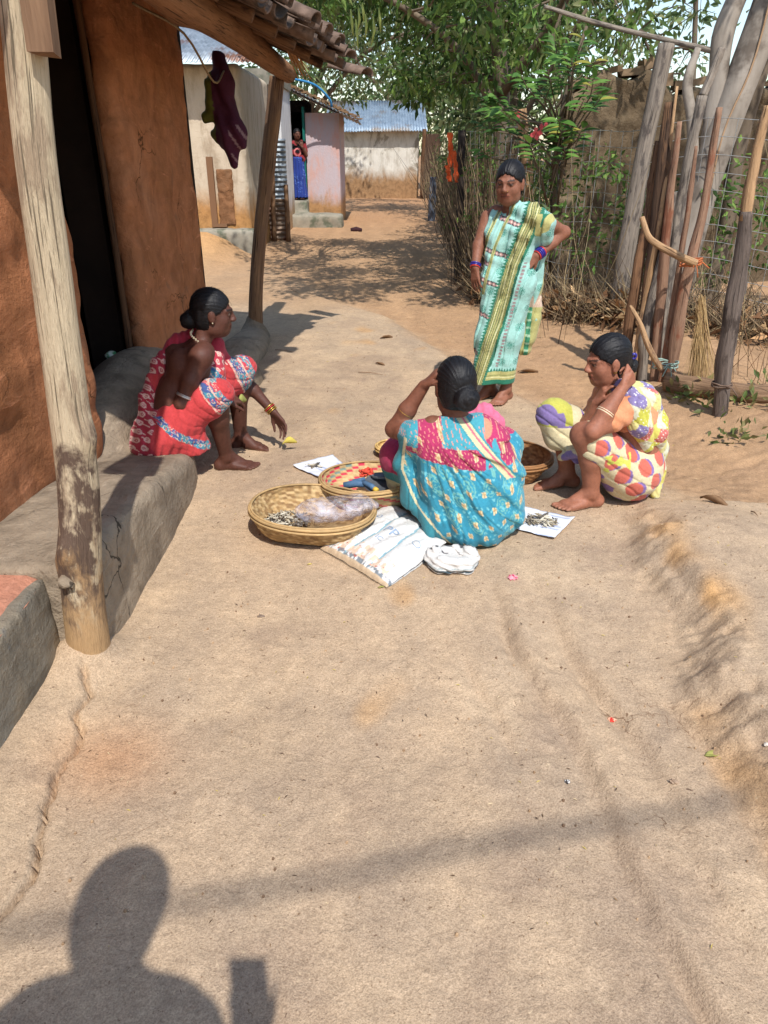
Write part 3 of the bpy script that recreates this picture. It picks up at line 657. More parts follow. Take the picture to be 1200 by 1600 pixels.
post([(.97, 10.1, -.1), (.97, 10.1, .9), (.95, 10.08, 1.78)], [.055, .05, .05], simple('charred_wood', L(38, 32, 30), L(66, 58, 54), 8, stretch=(6, 6, .6), bscale=14, bstr=.8), 'blackened fence post where the brush hedge begins')
post([(1.62, 8.9, .2), (1.6, 8.9, 1.2), (1.52, 8.9, 1.6), (1.46, 8.9, 1.95)], [.05, .05, .055, .05], M_barewood, 'short brown branch post with pale cut top behind the standing woman')
post([(1.2, 19.8, -.1), (1.2, 19.8, .5), (1.22, 19.8, 1.0)], [.09, .09, .085], simple('blue_grey_stump', L(76, 84, 98), L(110, 116, 126), 4, stretch=(4, 4, .7)), 'stubby blue grey post standing alone at the lane side')
def ly(x, y, Y):
    cx = (x-600)/1150; cy = (800-y)/1150; fy = .8988+cy*.4384; fz = -.4384+cy*.8988; s_ = Y/fy; return (cx*s_, Y, 1.53+fz*s_)
# stakes leaning together
GRP = 'stakes tied upright by the fence'
b5 = [((1046, 606), (1070, 450), (1098, 330), (1124, 168), [.034, .034, .03, .02], M_redwood, 'smooth red brown stake at the front of the tied stake bundle', 5.15),
      ((1000, 560), (1020, 420), (1035, 280), (1046, 160), [.05, .048, .045, .03], M_darkwood, 'dark rotten stake with a split top in the bundle', 5.42),
      ((1022, 590), (1035, 440), (1046, 320), (1062, 190), [.03, .03, .027, .016], M_redwood, 'slim tan stake leaning in the middle of the bundle', 5.3),
      ((978, 560), (996, 430), (1014, 330), (1030, 220), [.04, .038, .034, .022], M_brownwood, 'brown stake on the hedge side of the bundle', 5.5),
      ((1032, 600), (1056, 450), (1075, 330), (1088, 228), [.022, .022, .02, .01], M_redwood, 'thin reddish stake behind the front stake', 5.22),
      ((1005, 590), (1012, 500), (1040, 380), (1052, 300), [.035, .033, .03, .025], M_greywood, 'short grey stake low in the bundle', 5.34),
      ((990, 575), (1008, 470), (1030, 350), (1058, 135), [.02, .02, .018, .01], M_barewood, 'long splintered pale stake in the bundle', 5.38),
      ((1028, 560), (1052, 400), (1072, 270), (1098, 150), [.034, .034, .03, .03], M_greywood, 'grey barked forked stake at the back of the bundle', 5.6)]
for p0, p1, p2, p3, rad, mt, lb, Y_ in b5:
    pts = [ly(*p0, Y_), ly(*p1, Y_+.03), ly(*p2, Y_+.05), ly(*p3, Y_+.08)]; pts[0] = (pts[0][0], pts[0][1], min(pts[0][2], gz1(pts[0][0], pts[0][1])-.03))
    post(pts, rad, mt, lb, 14, 8, .12, 'stake', GRP, 'wooden_stake')
post([ly(1098, 150, 5.68), ly(1115, 110, 5.7), ly(1128, 75, 5.7)], [.03, .028, .024], M_greywood, 'crooked grey branch end above the stake bundle', 8, 1, .06, 'branch', None, 'branch')
post([ly(1003, 340, 5.2), ly(1015, 372, 5.12), ly(1045, 392, 5.05), ly(1088, 412, 5.02)], [.018, .02, .022, .026], M_barewood, 'crooked cross stick tied high on the stake bundle', 8, 2, .06, 'stick', None, 'cross_stick')
post([ly(985, 478, 5.2), ly(1000, 505, 5.1), ly(1015, 545, 5.03), ly(1034, 578, 5.0)], [.012, .018, .02, .02], M_barewood, 'crooked cross stick tied low on the stake bundle', 8, 2, .06, 'stick', None, 'cross_stick')
def tie(name, c, r, col, label, n=5, ax=(0, 0, 1), ends=3):
    mb = MB(); c = Vector(c)
    for k in range(n):
        a0 = rnd.uniform(0, 6.28); tilt = rnd.uniform(-.3, .3); pts = []
        for t in np.linspace(0, 6.4, 18): pts.append(c + Vector((r*math.cos(t+a0)*1.15, r*math.sin(t+a0), rnd.uniform(-.004, .004)+(k-n/2)*.008+tilt*r*math.cos(t))))
        mb.tube(pts, .005, 4)
    for k in range(ends):
        d = Vector((rnd.uniform(-1, 1), -.5, rnd.uniform(-1, .4)))*.09; mb.tube([c+Vector((0, -r, 0)), c+Vector((0, -r, 0))+d*.5+Vector((0, 0, .02)), c+Vector((0, -r, 0))+d], .004, 4)
    return tag(mb.build(name, col, None, True), label, 'rope')
tie('rope_tie', ly(1080, 408, 5.1), .06, simple('orange_cord', L(170, 96, 60), L(200, 120, 76), 30), 'rust coloured cord tied round the stake tops')
tie('rope_tie', ly(1040, 568, 5.1), .075, simple('green_plastic_cord', L(120, 142, 130), L(160, 178, 166), 30), 'grey green plastic cord tied round the stake feet', 4, ends=5)
# right hand post, bark below and bare wood above
pr = [ly(1126, 655, 4.49), ly(1134, 560, 4.49), ly(1146, 470, 4.5), ly(1158, 400, 4.5), ly(1166, 330, 4.5)]
rpE = empty('forked_post', (2.15, 4.49, 0), 'crooked fence post with grey bark below and bare orange wood above', 'post')
log_('bark_shaft', [(p_[0], p_[1], p_[2]-(.06 if i == 0 else 0)) for i, p_ in enumerate(pr)], [.046, .043, .046, .042, .034], wood('grey_bark', L(84, 74, 68), L(126, 112, 102), L(70, 60, 54)), rpE, 14, 34, .06, 5)
log_('bare_top', [ly(1164, 345, 4.495), ly(1176, 270, 4.5), ly(1190, 205, 4.5), ly(1200, 165, 4.5)], [.031, .03, .026, .02], M_barewood, rpE, 12, 20, .06, 3)
tie('wire_tie', ly(1128, 600, 4.49), .052, simple('rusty_wire', L(90, 72, 60), L(120, 100, 86), 30), 'rusty wire wound round the foot of the crooked post', 3, ends=1)
post([(ly(1048, 592, 5.0)[0], 5.05, gz1(2, 5)+.06), (2.16, 4.85, gz1(2.16, 4.85)+.055), (2.33, 4.62, gz1(2.3, 4.6)+.05), (2.55, 4.5, gz1(2.55, 4.5)+.03)], [.07, .066, .062, .055], wood('log_bark', L(110, 84, 64), L(152, 122, 94)), 'fallen brown log lying on the soil behind the crooked post', 14, 3, .05, 'log', None, 'fallen_log')
# orange cloth strips, small stick cross
for pts, lb in ((((703, 207, 9.9), (704, 235, 9.9), (703, 262, 9.9)), 'upper orange cloth strip tied on a twig by the hedge'), (((708, 235, 9.95), (712, 262, 9.95), (713, 285, 9.95)), 'long orange cloth strip against the blackened post'), (((699, 258, 9.9), (701, 270, 9.9), (703, 284, 9.9)), 'ragged orange cloth scrap below the upper strip')):
    P_ = [Vector(ly(*q)) for q in pts]; v = []; f = []
    Q = spline(P_, 12)
    for i, q in enumerate(Q):
        for j in range(3): v.append((q[0]+(j-1)*.028*(1+.3*math.sin(i*1.7)), q[1]+.02*math.sin(i*.9+j*2), q[2]))
    for i in range(11):
        for j in range(2): f.append((i*3+j, i*3+j+1, (i+1)*3+j+1, (i+1)*3+j))
    o = mesh('cloth_strip', v, f, simple('orange_cloth', L(220, 84, 40), L(236, 110, 62), 12), None); o.modifiers.new('s', 'SOLIDIFY').thickness = .004
    tag(o, lb, 'cloth')
cx_ = ly(694, 335, 17); mb = MB(); mb.box((cx_[0], 17, .3), (.018, .018, .36)); mb.box((cx_[0], 16.98, .46), (.12, .012, .02)); tag(mb.build('stick_cross', M_barewood if False else simple('pale_stick', L(180, 158, 120), L(200, 178, 140), 9), None), 'little pale cross of two sticks standing beside the hedge', 'cross')
# ================================================================ vegetation
def leafcloud(name, centers, per, size, cols, parent, mat, spread=1.0, droop=.3, twig=None):
    """clumps of single folded leaves round twig ends"""
    n = len(centers)*per; C_ = np.repeat(np.array([c[:3] for c in centers]), per, 0); rad = np.repeat(np.array([c[3] for c in centers]), per)
    d = rng.normal(size=(n, 3)); d /= np.linalg.norm(d, axis=1)[:, None]; p = C_ + d*(rad*rng.random(n)**.45)[:, None]*np.array([1, 1, .75])
    ax = d*.7+rng.normal(size=(n, 3))*.6; ax[:, 2] -= droop; ax /= np.linalg.norm(ax, axis=1)[:, None]
    s_ = np.cross(ax, rng.normal(size=(n, 3))); s_ /= np.linalg.norm(s_, axis=1)[:, None]; nr = np.cross(ax, s_)
    ln = size*rng.uniform(.6, 1.3, n)[:, None]; wd = ln*.2
    v = np.stack([p, p+ax*ln*.45+s_*wd+nr*wd*.5, p+ax*ln-np.array([0, 0, 1])*ln*.12, p+ax*ln*.45-s_*wd+nr*wd*.5], 1).reshape(-1, 3)
    i = np.arange(n)[:, None]*4; f = np.concatenate([i+[0, 1, 2], i+[0, 2, 3]]).astype(np.int32)
    cl = np.array(cols)[rng.integers(0, len(cols), n)]*rng.uniform(.7, 1.25, n)[:, None]
    cl *= np.repeat(rng.uniform(.75, 1.2, len(centers)), per)[:, None]
    return mesh(name, v, f, mat, parent, False, np.repeat(cl, 4, 0))
M_leaf = simple('leaf', (.9, .9, .9), (1.1, 1.1, 1.1), 30, .55, 0, 0, .35, col=True, trans=.45)
M_dry = simple('dry_stem', (.85, .85, .85), (1.1, 1.1, 1.1), 25, .9, 0, 0, .1, col=True)
G1 = [L(84, 112, 52), L(104, 136, 64), L(126, 154, 76), L(68, 96, 46)]; G2 = [L(80, 102, 62), L(100, 122, 74), L(120, 138, 86), L(136, 140, 96)]
def tree(name, label, base, limbs, clumps, per, size, cols, bark, rad=.1, droop=.3):
    t = empty(name, base, label, 'tree'); mb = MB()
    for pts, r0, r1 in limbs:
        P_ = spline(pts, 14); mb.tube([Vector(q) for q in P_], list(np.linspace(r0, r1, 14)), 8)
    me = mb.build('trunk', bark, t, True)
    tips = [np.array(q) for pts, _, _ in limbs for q in spline(pts, 9)[3:]]
    mb = MB()
    for c in clumps:
        q = min(tips, key=lambda s_: np.linalg.norm(s_-np.array(c[:3]))); e = np.array(c[:3]); mid = (q+e)/2+rng.normal(size=3)*.12
        L_ = np.linalg.norm(q-e)
        mb.tube([Vector(s_) for s_ in spline([q, mid, e], 6)], list(np.linspace(min(.03, .012+.006*L_), .004, 6)), 4)
        for k in range(3):
            d = rng.normal(size=3)*c[3]*.6; mb.tube([Vector(e), Vector(e+d*.5+rng.normal(size=3)*.03), Vector(e+d)], [.005, .004, .002], 3)
    mb.build('branches', bark, t)
    cr = leafcloud('crown', clumps, per, size, cols, t, M_leaf, droop=droop)
    return t
def clumpfill(lo, hi, n, r0, r1, keep=None):
    out = []
    while len(out) < n:
        c = [rng.uniform(lo[i], hi[i]) for i in range(3)]
        if keep is None or keep(*c): out.append((*c, rng.uniform(r0, r1)))
    return out
M_bark = wood('tree_bark', L(92, 80, 68), L(130, 116, 100)) if False else simple('tree_bark', L(84, 72, 60), L(124, 110, 94), 9, stretch=(1, 1, .3), bscale=30, bstr=.7)
M_bark2 = simple('grey_smooth_bark', L(128, 118, 106), L(164, 154, 142), 7, stretch=(1, 1, .35), bscale=26, bstr=.7, c3=L(108, 98, 88), s3=4)
# spreading tree over the lane (its shade dapples the lane)
cl = clumpfill((-1.6, 8.6, 2.3), (2.6, 13, 4.6), 92, .3, .55, lambda x, y, z: z > 2.35+.25*abs(x-1.2)*(x < .2) and (z > 2.9 or x > .3) and (x > -.2 or z > 2.9) and not (x > 1.7 and y < 10.2 and z > 3.2))
cl += clumpfill((-.6, 6.2, 3.5), (1.35, 9, 4.9), 34, .3, .5)
tree('spreading_tree', 'spreading leafy tree whose branches hang over the lane before the far house', (1.75, 11, 0),
     [([(1.75, 11, 0), (1.6, 11, 1.2), (1.5, 10.9, 2.4), (1.2, 10.6, 3.6), (1.0, 10.4, 4.6)], .14, .05), ([(1.6, 10.95, 1.8), (1.0, 10.7, 2.6), (.2, 10.5, 3.1), (-.9, 10.6, 3.5)], .06, .02),
      ([(1.5, 10.9, 2.2), (2.0, 10, 3), (2.2, 9, 3.9), (1.8, 7.6, 4.3)], .07, .02), ([(1.6, 10.95, 1.5), (1.9, 10.5, 2.2), (2.3, 10, 3)], .05, .02)], cl, 110, .13, G1+[L(120, 132, 76)], M_bark, droop=.5)
# denser greenery further back
cl = clumpfill((-3.5, 20, 2.6), (2.2, 27, 6.5), 60, .6, 1.1, lambda x, y, z: z > 3.1 or x < -1.6 and z > 2.9)
tree('background_tree', 'tall dense tree rising behind the lavender house', (-2.6, 25, 0), [([(-2.6, 25, 0), (-2.4, 25, 2), (-1.8, 24.5, 3.6), (-1, 24, 5)], .16, .05), ([(-2.3, 25, 2.4), (-.6, 24.2, 4), (1, 23.6, 4.6)], .08, .03)], cl, 130, .22, G2, M_bark)
cl = clumpfill((-3, 36, 2), (6, 42, 9), 60, .9, 1.6)
tree('background_tree', 'broad hazy green tree far behind the zinc roof', (1, 39, 0), [([(1, 39, 0), (1, 39, 4), (.5, 39, 8)], .25, .08), ([(1, 39, 3), (4, 38.6, 6)], .1, .04), ([(1, 39, 3), (-2, 38.6, 6)], .1, .04)], cl, 150, .32, G2, M_bark)
cl = clumpfill((1.4, 13.5, .6), (4.2, 19, 4.6), 72, .4, .8)
tree('hedge_tree', 'shady green tree crowding behind the brush hedge', (2.6, 16, 0), [([(2.6, 16, 0), (2.5, 16, 2), (2.2, 15.5, 4)], .12, .04), ([(2.55, 16, 1), (3.4, 15.4, 3)], .07, .02), ([(2.5, 16, 1.4), (1.8, 15.0, 2.8)], .06, .02)], cl, 105, .2, G2, M_bark)
cl = clumpfill((3.0, 10.5, 2.2), (7, 14, 3.6), 26, .3, .6)
tree('wall_tree', 'thin airy tree showing over the top of the old mud wall', (4.5, 12, 0), [([(4.5, 12, 0), (4.4, 12, 2), (4.2, 12, 3.6)], .07, .03), ([(4.4, 12, 1.6), (5.6, 12, 3.2)], .04, .015), ([(4.4, 12, 1.8), (3.4, 11.6, 3.0)], .04, .015)], cl, 40, .13, G2, M_bark)
# big grey trunk on the right
gt = empty('grey_tree', (2.75, 6.95, 0), 'large smooth grey tree trunk leaning over the fence with a forked limb', 'tree')
log_('trunk', [(2.62, 6.95, -.1), (2.68, 6.95, .7), (2.8, 6.95, 1.5), (3.0, 6.95, 2.4), (3.3, 6.9, 3.5), (3.6, 6.9, 4.6)], [.17, .145, .135, .135, .12, .1], M_bark2, gt, 22, 50, .03, 5)
log_('limb', [(2.78, 6.97, 1.35), (2.76, 7.0, 1.9), (2.74, 7.02, 2.4), (2.84, 7.0, 3.0), (2.7, 7, 3.9)], [.08, .075, .08, .075, .05], M_bark2, gt, 14, 34, .05, 4)
log_('limb', [(2.72, 7.0, 1.2), (2.6, 7.02, 1.75), (2.52, 7.05, 2.05), (2.56, 7.05, 2.3)], [.05, .045, .04, .025], M_bark2, gt, 10, 20, .05, 3)
leafcloud('crown', clumpfill((3.1, 5.8, 4.1), (4.8, 8.6, 5.2), 22, .3, .55), 80, .16, G1, gt, M_leaf)
mesh('creeper_stem', *tube_vf(spline([(2.98, 6.8, 2.9), (2.93, 6.8, 2.2), (2.8, 6.82, 1.7), (2.76, 6.8, 1.2)], 14), .008, 5), simple('creeper', L(150, 120, 92), L(170, 140, 110), 9), gt)
t2 = empty('slender_tree', (3.35, 6.9, 0), 'slender brown tree trunk beyond the big grey trunk', 'tree')
log_('trunk', [(3.25, 7.6, -.1), (3.3, 7.6, .9), (3.28, 7.6, 1.6), (3.4, 7.6, 2.6), (3.5, 7.6, 3.8)], [.085, .08, .075, .075, .06], M_bark, t2, 14, 40, .06, 5)
# the long bare pole overhead
post([ly(850, 10, 7.6), ly(940, 38, 7.4), ly(1040, 62, 7.2), ly(1125, 82, 7.0)], [.016, .02, .022, .024], M_greywood, 'long thin bare pole lying across branches above the fence', 8, 2, .05, 'pole', None, 'bare_pole')
# pods hanging from the spreading tree
M_pod = simple('green_pod', L(150, 160, 80), L(176, 182, 104), 9, .6)
for k, (px_, py_, ln) in enumerate([(548, 22, .22), (556, 38, .26), (560, 20, .2), (571, 30, .2), (583, 34, .24), (592, 20, .2), (566, 12, .16)]):
    a = Vector(ly(px_, py_-8, 8.6)); o = mesh('seed_pod', *tube_vf([a, a+Vector((.01, 0, -ln*.5)), a+Vector((rnd.uniform(-.03, .03), 0, -ln))], [.006, .014, .004], 6), M_pod, None)
    tag(o, 'long pale green seed pod hanging from the tree above the tiled eave', 'seed pod', 'seed pods hanging over the lane')
# leafy shrub branches in front of the wall: each large leaf is its own piece
def leafmesh(i):
    v = []; f = []; N_ = 6
    for k in range(N_+1):
        t = k/N_; w_ = .5*math.sin(math.pi*t**.8)**.9*.36; z_ = -.18*t*t
        v += [(-w_, t, z_+w_*.35), (0, t, z_), (w_, t, z_+w_*.35)]
    for k in range(N_):
        f += [(k*3, k*3+1, k*3+4, k*3+3), (k*3+1, k*3+2, k*3+5, k*3+4)]
    me = bpy.data.meshes.new('leaf'); me.from_pydata(v, [], f); me.update(); me.polygons.foreach_set('use_smooth', np.ones(len(f), dtype=bool))
    c1, c2 = [(L(70, 108, 44), L(92, 132, 58)), (L(96, 136, 60), L(120, 156, 76)), (L(58, 92, 42), L(74, 108, 50)), (L(150, 150, 60), L(170, 160, 80))][i]
    me.materials.append(simple('broad_leaf_%s' % 'abcd'[i], c1, c2, 9, .45, 0, 0, .4, trans=.3)); return me
LM = [leafmesh(i) for i in range(4)]
sh = empty('broad_leaf_shrub', (1.9, 8.3, 0), 'broad leaved shrub with glossy green leaves behind the standing woman', 'shrub')
sprays = []
for k in range(37):
    px_ = rnd.uniform(745, 960); py_ = rnd.uniform(45, 235)
    if px_ < 800 and py_ < 120 or px_ > 925 and py_ > 160: py_ = 150
    sprays.append((px_, py_, rnd.uniform(7.4, 8.4)))
mbs = MB(); sb = Vector((1.9, 8.3, 0))
st_ = [Vector(q) for q in spline([(1.9, 8.3, 0), (1.8, 8.35, 1.0), (1.75, 8.3, 1.8), (1.9, 8.2, 2.6)], 10)]
mbs.tube(st_, list(np.linspace(.04, .015, 10)), 6)
nl = 0
for px_, py_, Y_ in sprays:
    e = Vector(ly(px_, py_, Y_)); q = Vector((1.78+rnd.uniform(-.1, .1), 8.3, max(.9, e.z-rnd.uniform(.2, .7)))); dirv = (e-q).normalized()
    dirv = (dirv+Vector((rnd.uniform(-.5, .5), -.5, rnd.uniform(-.2, .4)))).normalized(); a = e-dirv*.22
    mbs.tube([q, (q+a)/2+Vector((0, 0, .05)), a, e], [.012, .009, .006, .003], 5)
    for j in range(8):
        t = j/7; pos = a+(e-a)*t; sd = (-1)**j; side = dirv.cross(Vector((0, 0, 1))).normalized()*sd
        if j == 7: side = Vector((0, 0, 0))
        y_ax = (dirv*.55+side+Vector((0, 0, rnd.uniform(-.35, .15)))).normalized(); z_ax = (Vector((rnd.uniform(-.3, .3), -.45, 1)) - y_ax*y_ax.dot(Vector((0, -.45, 1)))).normalized(); x_ax = y_ax.cross(z_ax).normalized(); z_ax = x_ax.cross(y_ax)
        s_ = rnd.uniform(.12, .2)
        o = bpy.data.objects.new('leaf', LM[rnd.choices(range(4), [5, 4, 4, .7])[0]]); o.parent = sh; COL.objects.link(o)
        Mx = Matrix((x_ax, y_ax, z_ax)).transposed().to_4x4(); o.matrix_local = Matrix.Translation(pos-sb) @ Mx @ Matrix.Diagonal((s_, s_, s_, 1))
mbs.build('stems', M_bark, sh, True)
for (px_, py_, r_, fl_) in ((838, 207, .045, 'largest pink red flower cluster hanging low on the shrub'), (850, 198, .03, 'small pink flower just above the largest cluster'), (806, 180, .03, 'small pink red flower deeper among the shrub leaves')):
    c = Vector(ly(px_, py_, 7.8)); mb = MB()
    for k in range(9):
        d = Vector((rnd.uniform(-1, 1), rnd.uniform(-1, .2), rnd.uniform(-.6, .8))).normalized()*r_*1.6; s_ = d.cross(Vector((0, 1, .3))).normalized()*r_*.5
        mb.add([c, c+d*.6+s_, c+d, c+d*.6-s_], [(0, 1, 2, 3)])
    tag(mb.build('flower_cluster', simple('pink_bract', L(214, 84, 96), L(232, 130, 130), 20, trans=.3), None), fl_, 'flower', 'pink flowers by the fence')
# brush: stick hedge and dry litter along the fence
def sticks(name, n, place, ln, col, r=(.003, .007), lean=.25, bend=.1):
    V_ = []; F_ = []; C_ = []
    for k in range(n):
        x_, y_ = place(); z_ = gz1(x_, y_) if y_ < 14 else 0
        l_ = rnd.uniform(*ln); d = Vector((rnd.gauss(0, lean), rnd.gauss(0, lean), 1)).normalized(); a = Vector((x_, y_, z_)); b_ = a+d*l_+Vector((rnd.gauss(0, bend), rnd.gauss(0, bend), 0))
        v, f = tube_vf([a, (a+b_)/2+Vector((rnd.gauss(0, bend*.4), rnd.gauss(0, bend*.4), 0)), b_], [rnd.uniform(*r), rnd.uniform(*r)*.8, .0015], 3, False)
        o_ = len(V_); V_ += v; F_ += [tuple(o_+t for t in q) for q in f]; c = np.array(rnd.choice(col))*rnd.uniform(.65, 1.2); C_ += [c]*len(v)
    return mesh(name, V_, F_, M_dry, None, False, np.array(C_))
BR = [L(104, 88, 70), L(132, 112, 88), L(84, 70, 58), L(148, 128, 100)]
def hedge_at():
    t = rnd.random()**1.7; return (np.interp(t, [0, .35, 1], [1.2, 1.35, 1.75])+rnd.gauss(0, .12), np.interp(t, [0, .35, 1], [9.0, 13, 29])+rnd.uniform(-.3, .3))
tag(sticks('stick_hedge', 1150, hedge_at, (.9, 1.9), BR, (.004, .01), .2, .12), 'tangled dry stick hedge lining the lane', 'hedge', kind='stuff')
def brush_at():
    t = rnd.random(); return (np.interp(t, [0, .3, .6, 1], [1.05, 1.75, 2.4, 3.6])+rnd.gauss(0, .1), np.interp(t, [0, .3, .6, 1], [9.2, 7.7, 6.9, 5.9])+rnd.gauss(0, .16))
tag(sticks('dry_brush', 1300, brush_at, (.25, .75), BR+[L(168, 148, 112)], (.002, .006), .9, .12), 'dry brush heaped along the foot of the wire fence', 'brush', kind='stuff')
tag(sticks('dry_stalks', 80, lambda: (np.interp(rnd.random(), [0, .5, 1], [1.1, 2.0, 4])+rnd.gauss(0, .1), np.interp(rnd.random(), [0, .5, 1], [9.4, 7.9, 6.6])+rnd.gauss(0, .2)), (.7, 1.7), BR+[L(168, 148, 112)], (.002, .005), .22, .12), 'thin dry stalks standing behind the wire fence', 'stalks', kind='stuff')
cl = [(*brush_at(), 0) for _ in range(60)]; cl = [(x_, y_, gz1(x_, y_)+.1, .22) for x_, y_, _ in cl]
tag(leafcloud('dead_leaves', cl, 22, .13, [L(130, 96, 66), L(160, 124, 88), L(104, 76, 54), L(176, 146, 108)], None, M_dry), 'brown dead leaves caught in the brush by the fence', 'leaves', kind='stuff')
cl = [(np.interp(t, [0, 1], [1.5, 3.8])+rnd.gauss(0, .15), np.interp(t, [0, 1], [8.3, 6.6])+rnd.gauss(0, .3), rnd.uniform(.5, 1.5), .2) for t in np.linspace(0, 1, 60)]
cl += [(*hedge_at(), rnd.uniform(.5, 1.8), .25) for _ in range(46)]
tag(leafcloud('creeper_leaves', cl, 28, .075, G1, None, M_leaf), 'small green creeper leaves climbing on the wire fence', 'creeper', kind='stuff')
cl = [(rnd.uniform(2.0, 3.2), rnd.uniform(4.0, 5.0), .12, .12) for _ in range(16)]
tag(leafcloud('grass_tufts', [(x_, y_, gz1(x_, y_)+.03, r_) for x_, y_, _, r_ in cl], 26, .07, [L(96, 116, 58), L(120, 130, 76), L(150, 140, 92)], None, M_leaf, droop=-.6), 'low green grass tufts round the crooked post', 'grass', kind='stuff')
tag(sticks('thin_weeds', 90, lambda: (rnd.uniform(2.3, 3.4), rnd.uniform(4.2, 5.3)), (.3, .8), [L(130, 100, 74), L(110, 92, 66)], (.0018, .003), .25, .08), 'thin reddish dry weeds growing by the crooked post', 'weeds', kind='stuff')
def broom_at(): return (2.2+rnd.gauss(0, .035), 5.2+rnd.gauss(0, .03))
mb = MB(); bt = Vector((2.16, 5.14, .62)); bb_ = Vector((2.24, 5.08, gz1(2.24, 5.08)))
for k in range(130):
    e = bb_+Vector((rnd.gauss(0, .055), rnd.gauss(0, .04), abs(rnd.gauss(0, .03)))); a = bt+Vector((rnd.gauss(0, .012), rnd.gauss(0, .012), rnd.uniform(-.1, .05))); mb.tube([a, a.lerp(e, .4), e], [.0022, .002, .0012], 3, False)
tag(mb.build('grass_broom', simple('straw', L(160, 132, 90), L(190, 160, 114), 40), None), 'bundle of straw leaning as a broom beside the stakes', 'broom')
# ================================================================ people
def unit(v): v = np.array(v, float); return v/np.linalg.norm(v)
def frame(f, up=(0, 0, 1)):
    f = unit(f); r = unit(np.cross(f, up)); return np.stack([r, f, np.cross(r, f)], 1)     # columns right, forward, up
def skinmat(name, c):
    m, nt, b = newmat(name, .56, .32); p = coords(nt); vc = nt.nodes.new('ShaderNodeVertexColor'); vc.layer_name = 'Col'
    c_ = mixc(nt, 1.0, vc.outputs[0], ramp(nt, tex(nt, p, 55, 8, .7), [(.28, (.74, .72, .72)), (.72, (1.2, 1.18, 1.15))]), 'MULTIPLY')
    nt.links.new(c_, b.inputs['Base Color']); b.inputs['Subsurface Weight'].default_value = .06; b.inputs['Subsurface Radius'].default_value = (.012, .005, .003)
    bump(nt, b, [(tex(nt, p, 120, 6, .7), .4), (tex(nt, p, 40, 4, .6, stretch=(1, 1, 2.5)), .25)], .004); return m
M_skin = skinmat('skin', None)
M_hair, nt, b = newmat('black_hair', .5, .3); p = coords(nt, 'flow')
g = tex(nt, p, 9, 5, .6, stretch=(1, 14, 14)); nt.links.new(ramp(nt, g, [(.3, L(8, 8, 9)), (.6, L(24, 22, 24)), (.8, L(62, 58, 60))]), b.inputs['Base Color']); bump(nt, b, [(g, .45)], .004)
def head(S, c, Rm, s=1.0):
    c = np.array(c, float); W = lambda *q: c + Rm @ (np.array(q)*s)
    E_ = lambda q, r, k=.015, op='u': S.ell(W(*q), np.array(r)*s, Rm, k, op)
    E_((0, -.014, .028), (.071, .090, .084)); E_((0, .022, -.03), (.060, .066, .082), .03); E_((0, .046, -.078), (.036, .036, .030), .03)
    for sx in (-1, 1):
        E_((sx*.037, .048, -.028), (.024, .026, .028), .02); E_((sx*.045, .015, -.068), (.018, .035, .03), .025)
        S.cone(W(sx*.012, .084, .022), W(sx*.044, .066, .022), .009*s, .007*s, .014)
        E_((sx*.031, .092, .006), (.017, .013, .009), .012, 'c'); E_((sx*.030, .073, .005), (.0135, .0115, .0095), .005)
        S.cone(W(sx*.018, .083, .0125), W(sx*.044, .070, .011), .0042*s, .0036*s, .005)
        E_((sx*.012, .094, -.024), (.009, .010, .008), .006)
        E_((sx*.073, -.004, -.004), (.010, .019, .031), .008); E_((sx*.073, .004, -.028), (.008, .009, .012), .008)
    S.cone(W(0, .083, .016), W(0, .102, -.019), .0075*s, .0115*s, .012)
    S.cone(W(-.017, .085, -.0475), W(.017, .085, -.0475), .0058*s, .0058*s, .008); S.cone(W(-.014, .083, -.0585), W(.014, .083, -.0585), .0068*s, .0068*s, .008)
    E_((0, .096, -.053), (.024, .010, .0018), .003, 'c')
    return W
def facecol(V, col, c, Rm, s, base):
    q = (V-np.array(c)) @ Rm/s; x, y, z = q[:, 0], q[:, 1], q[:, 2]; fr = y > .055
    def put_(m, cc, a=1.0): col[m] = col[m]*(1-a)+np.array(cc)*a
    put_(fr & (np.abs(z+.053) < .0115) & (np.abs(x) < .024) & (y > .07), np.array(base)*(.85, .62, .62), .85)
    put_(fr & (np.abs(z+.053) < .0022) & (np.abs(x) < .025) & (y > .07), np.array(base)*.3, .9)
    br = fr & (np.abs(z-.0235-.004*np.sin((np.abs(x)-.01)*60)) < .0045) & (np.abs(x) > .012) & (np.abs(x) < .05); put_(br, L(28, 22, 20), .85)
    ey = fr & (np.abs(z-.005) < .0042) & (np.abs(np.abs(x)-.030) < .0125); put_(ey, L(112, 96, 86), .8)
    put_(fr & (np.abs(z-.005) < .0046) & (np.abs(np.abs(x)-.030) < .0065), L(20, 14, 12), 1); put_(fr & (np.abs(z-.012) < .003) & (np.abs(np.abs(x)-.030) < .016), L(30, 20, 18), .8)
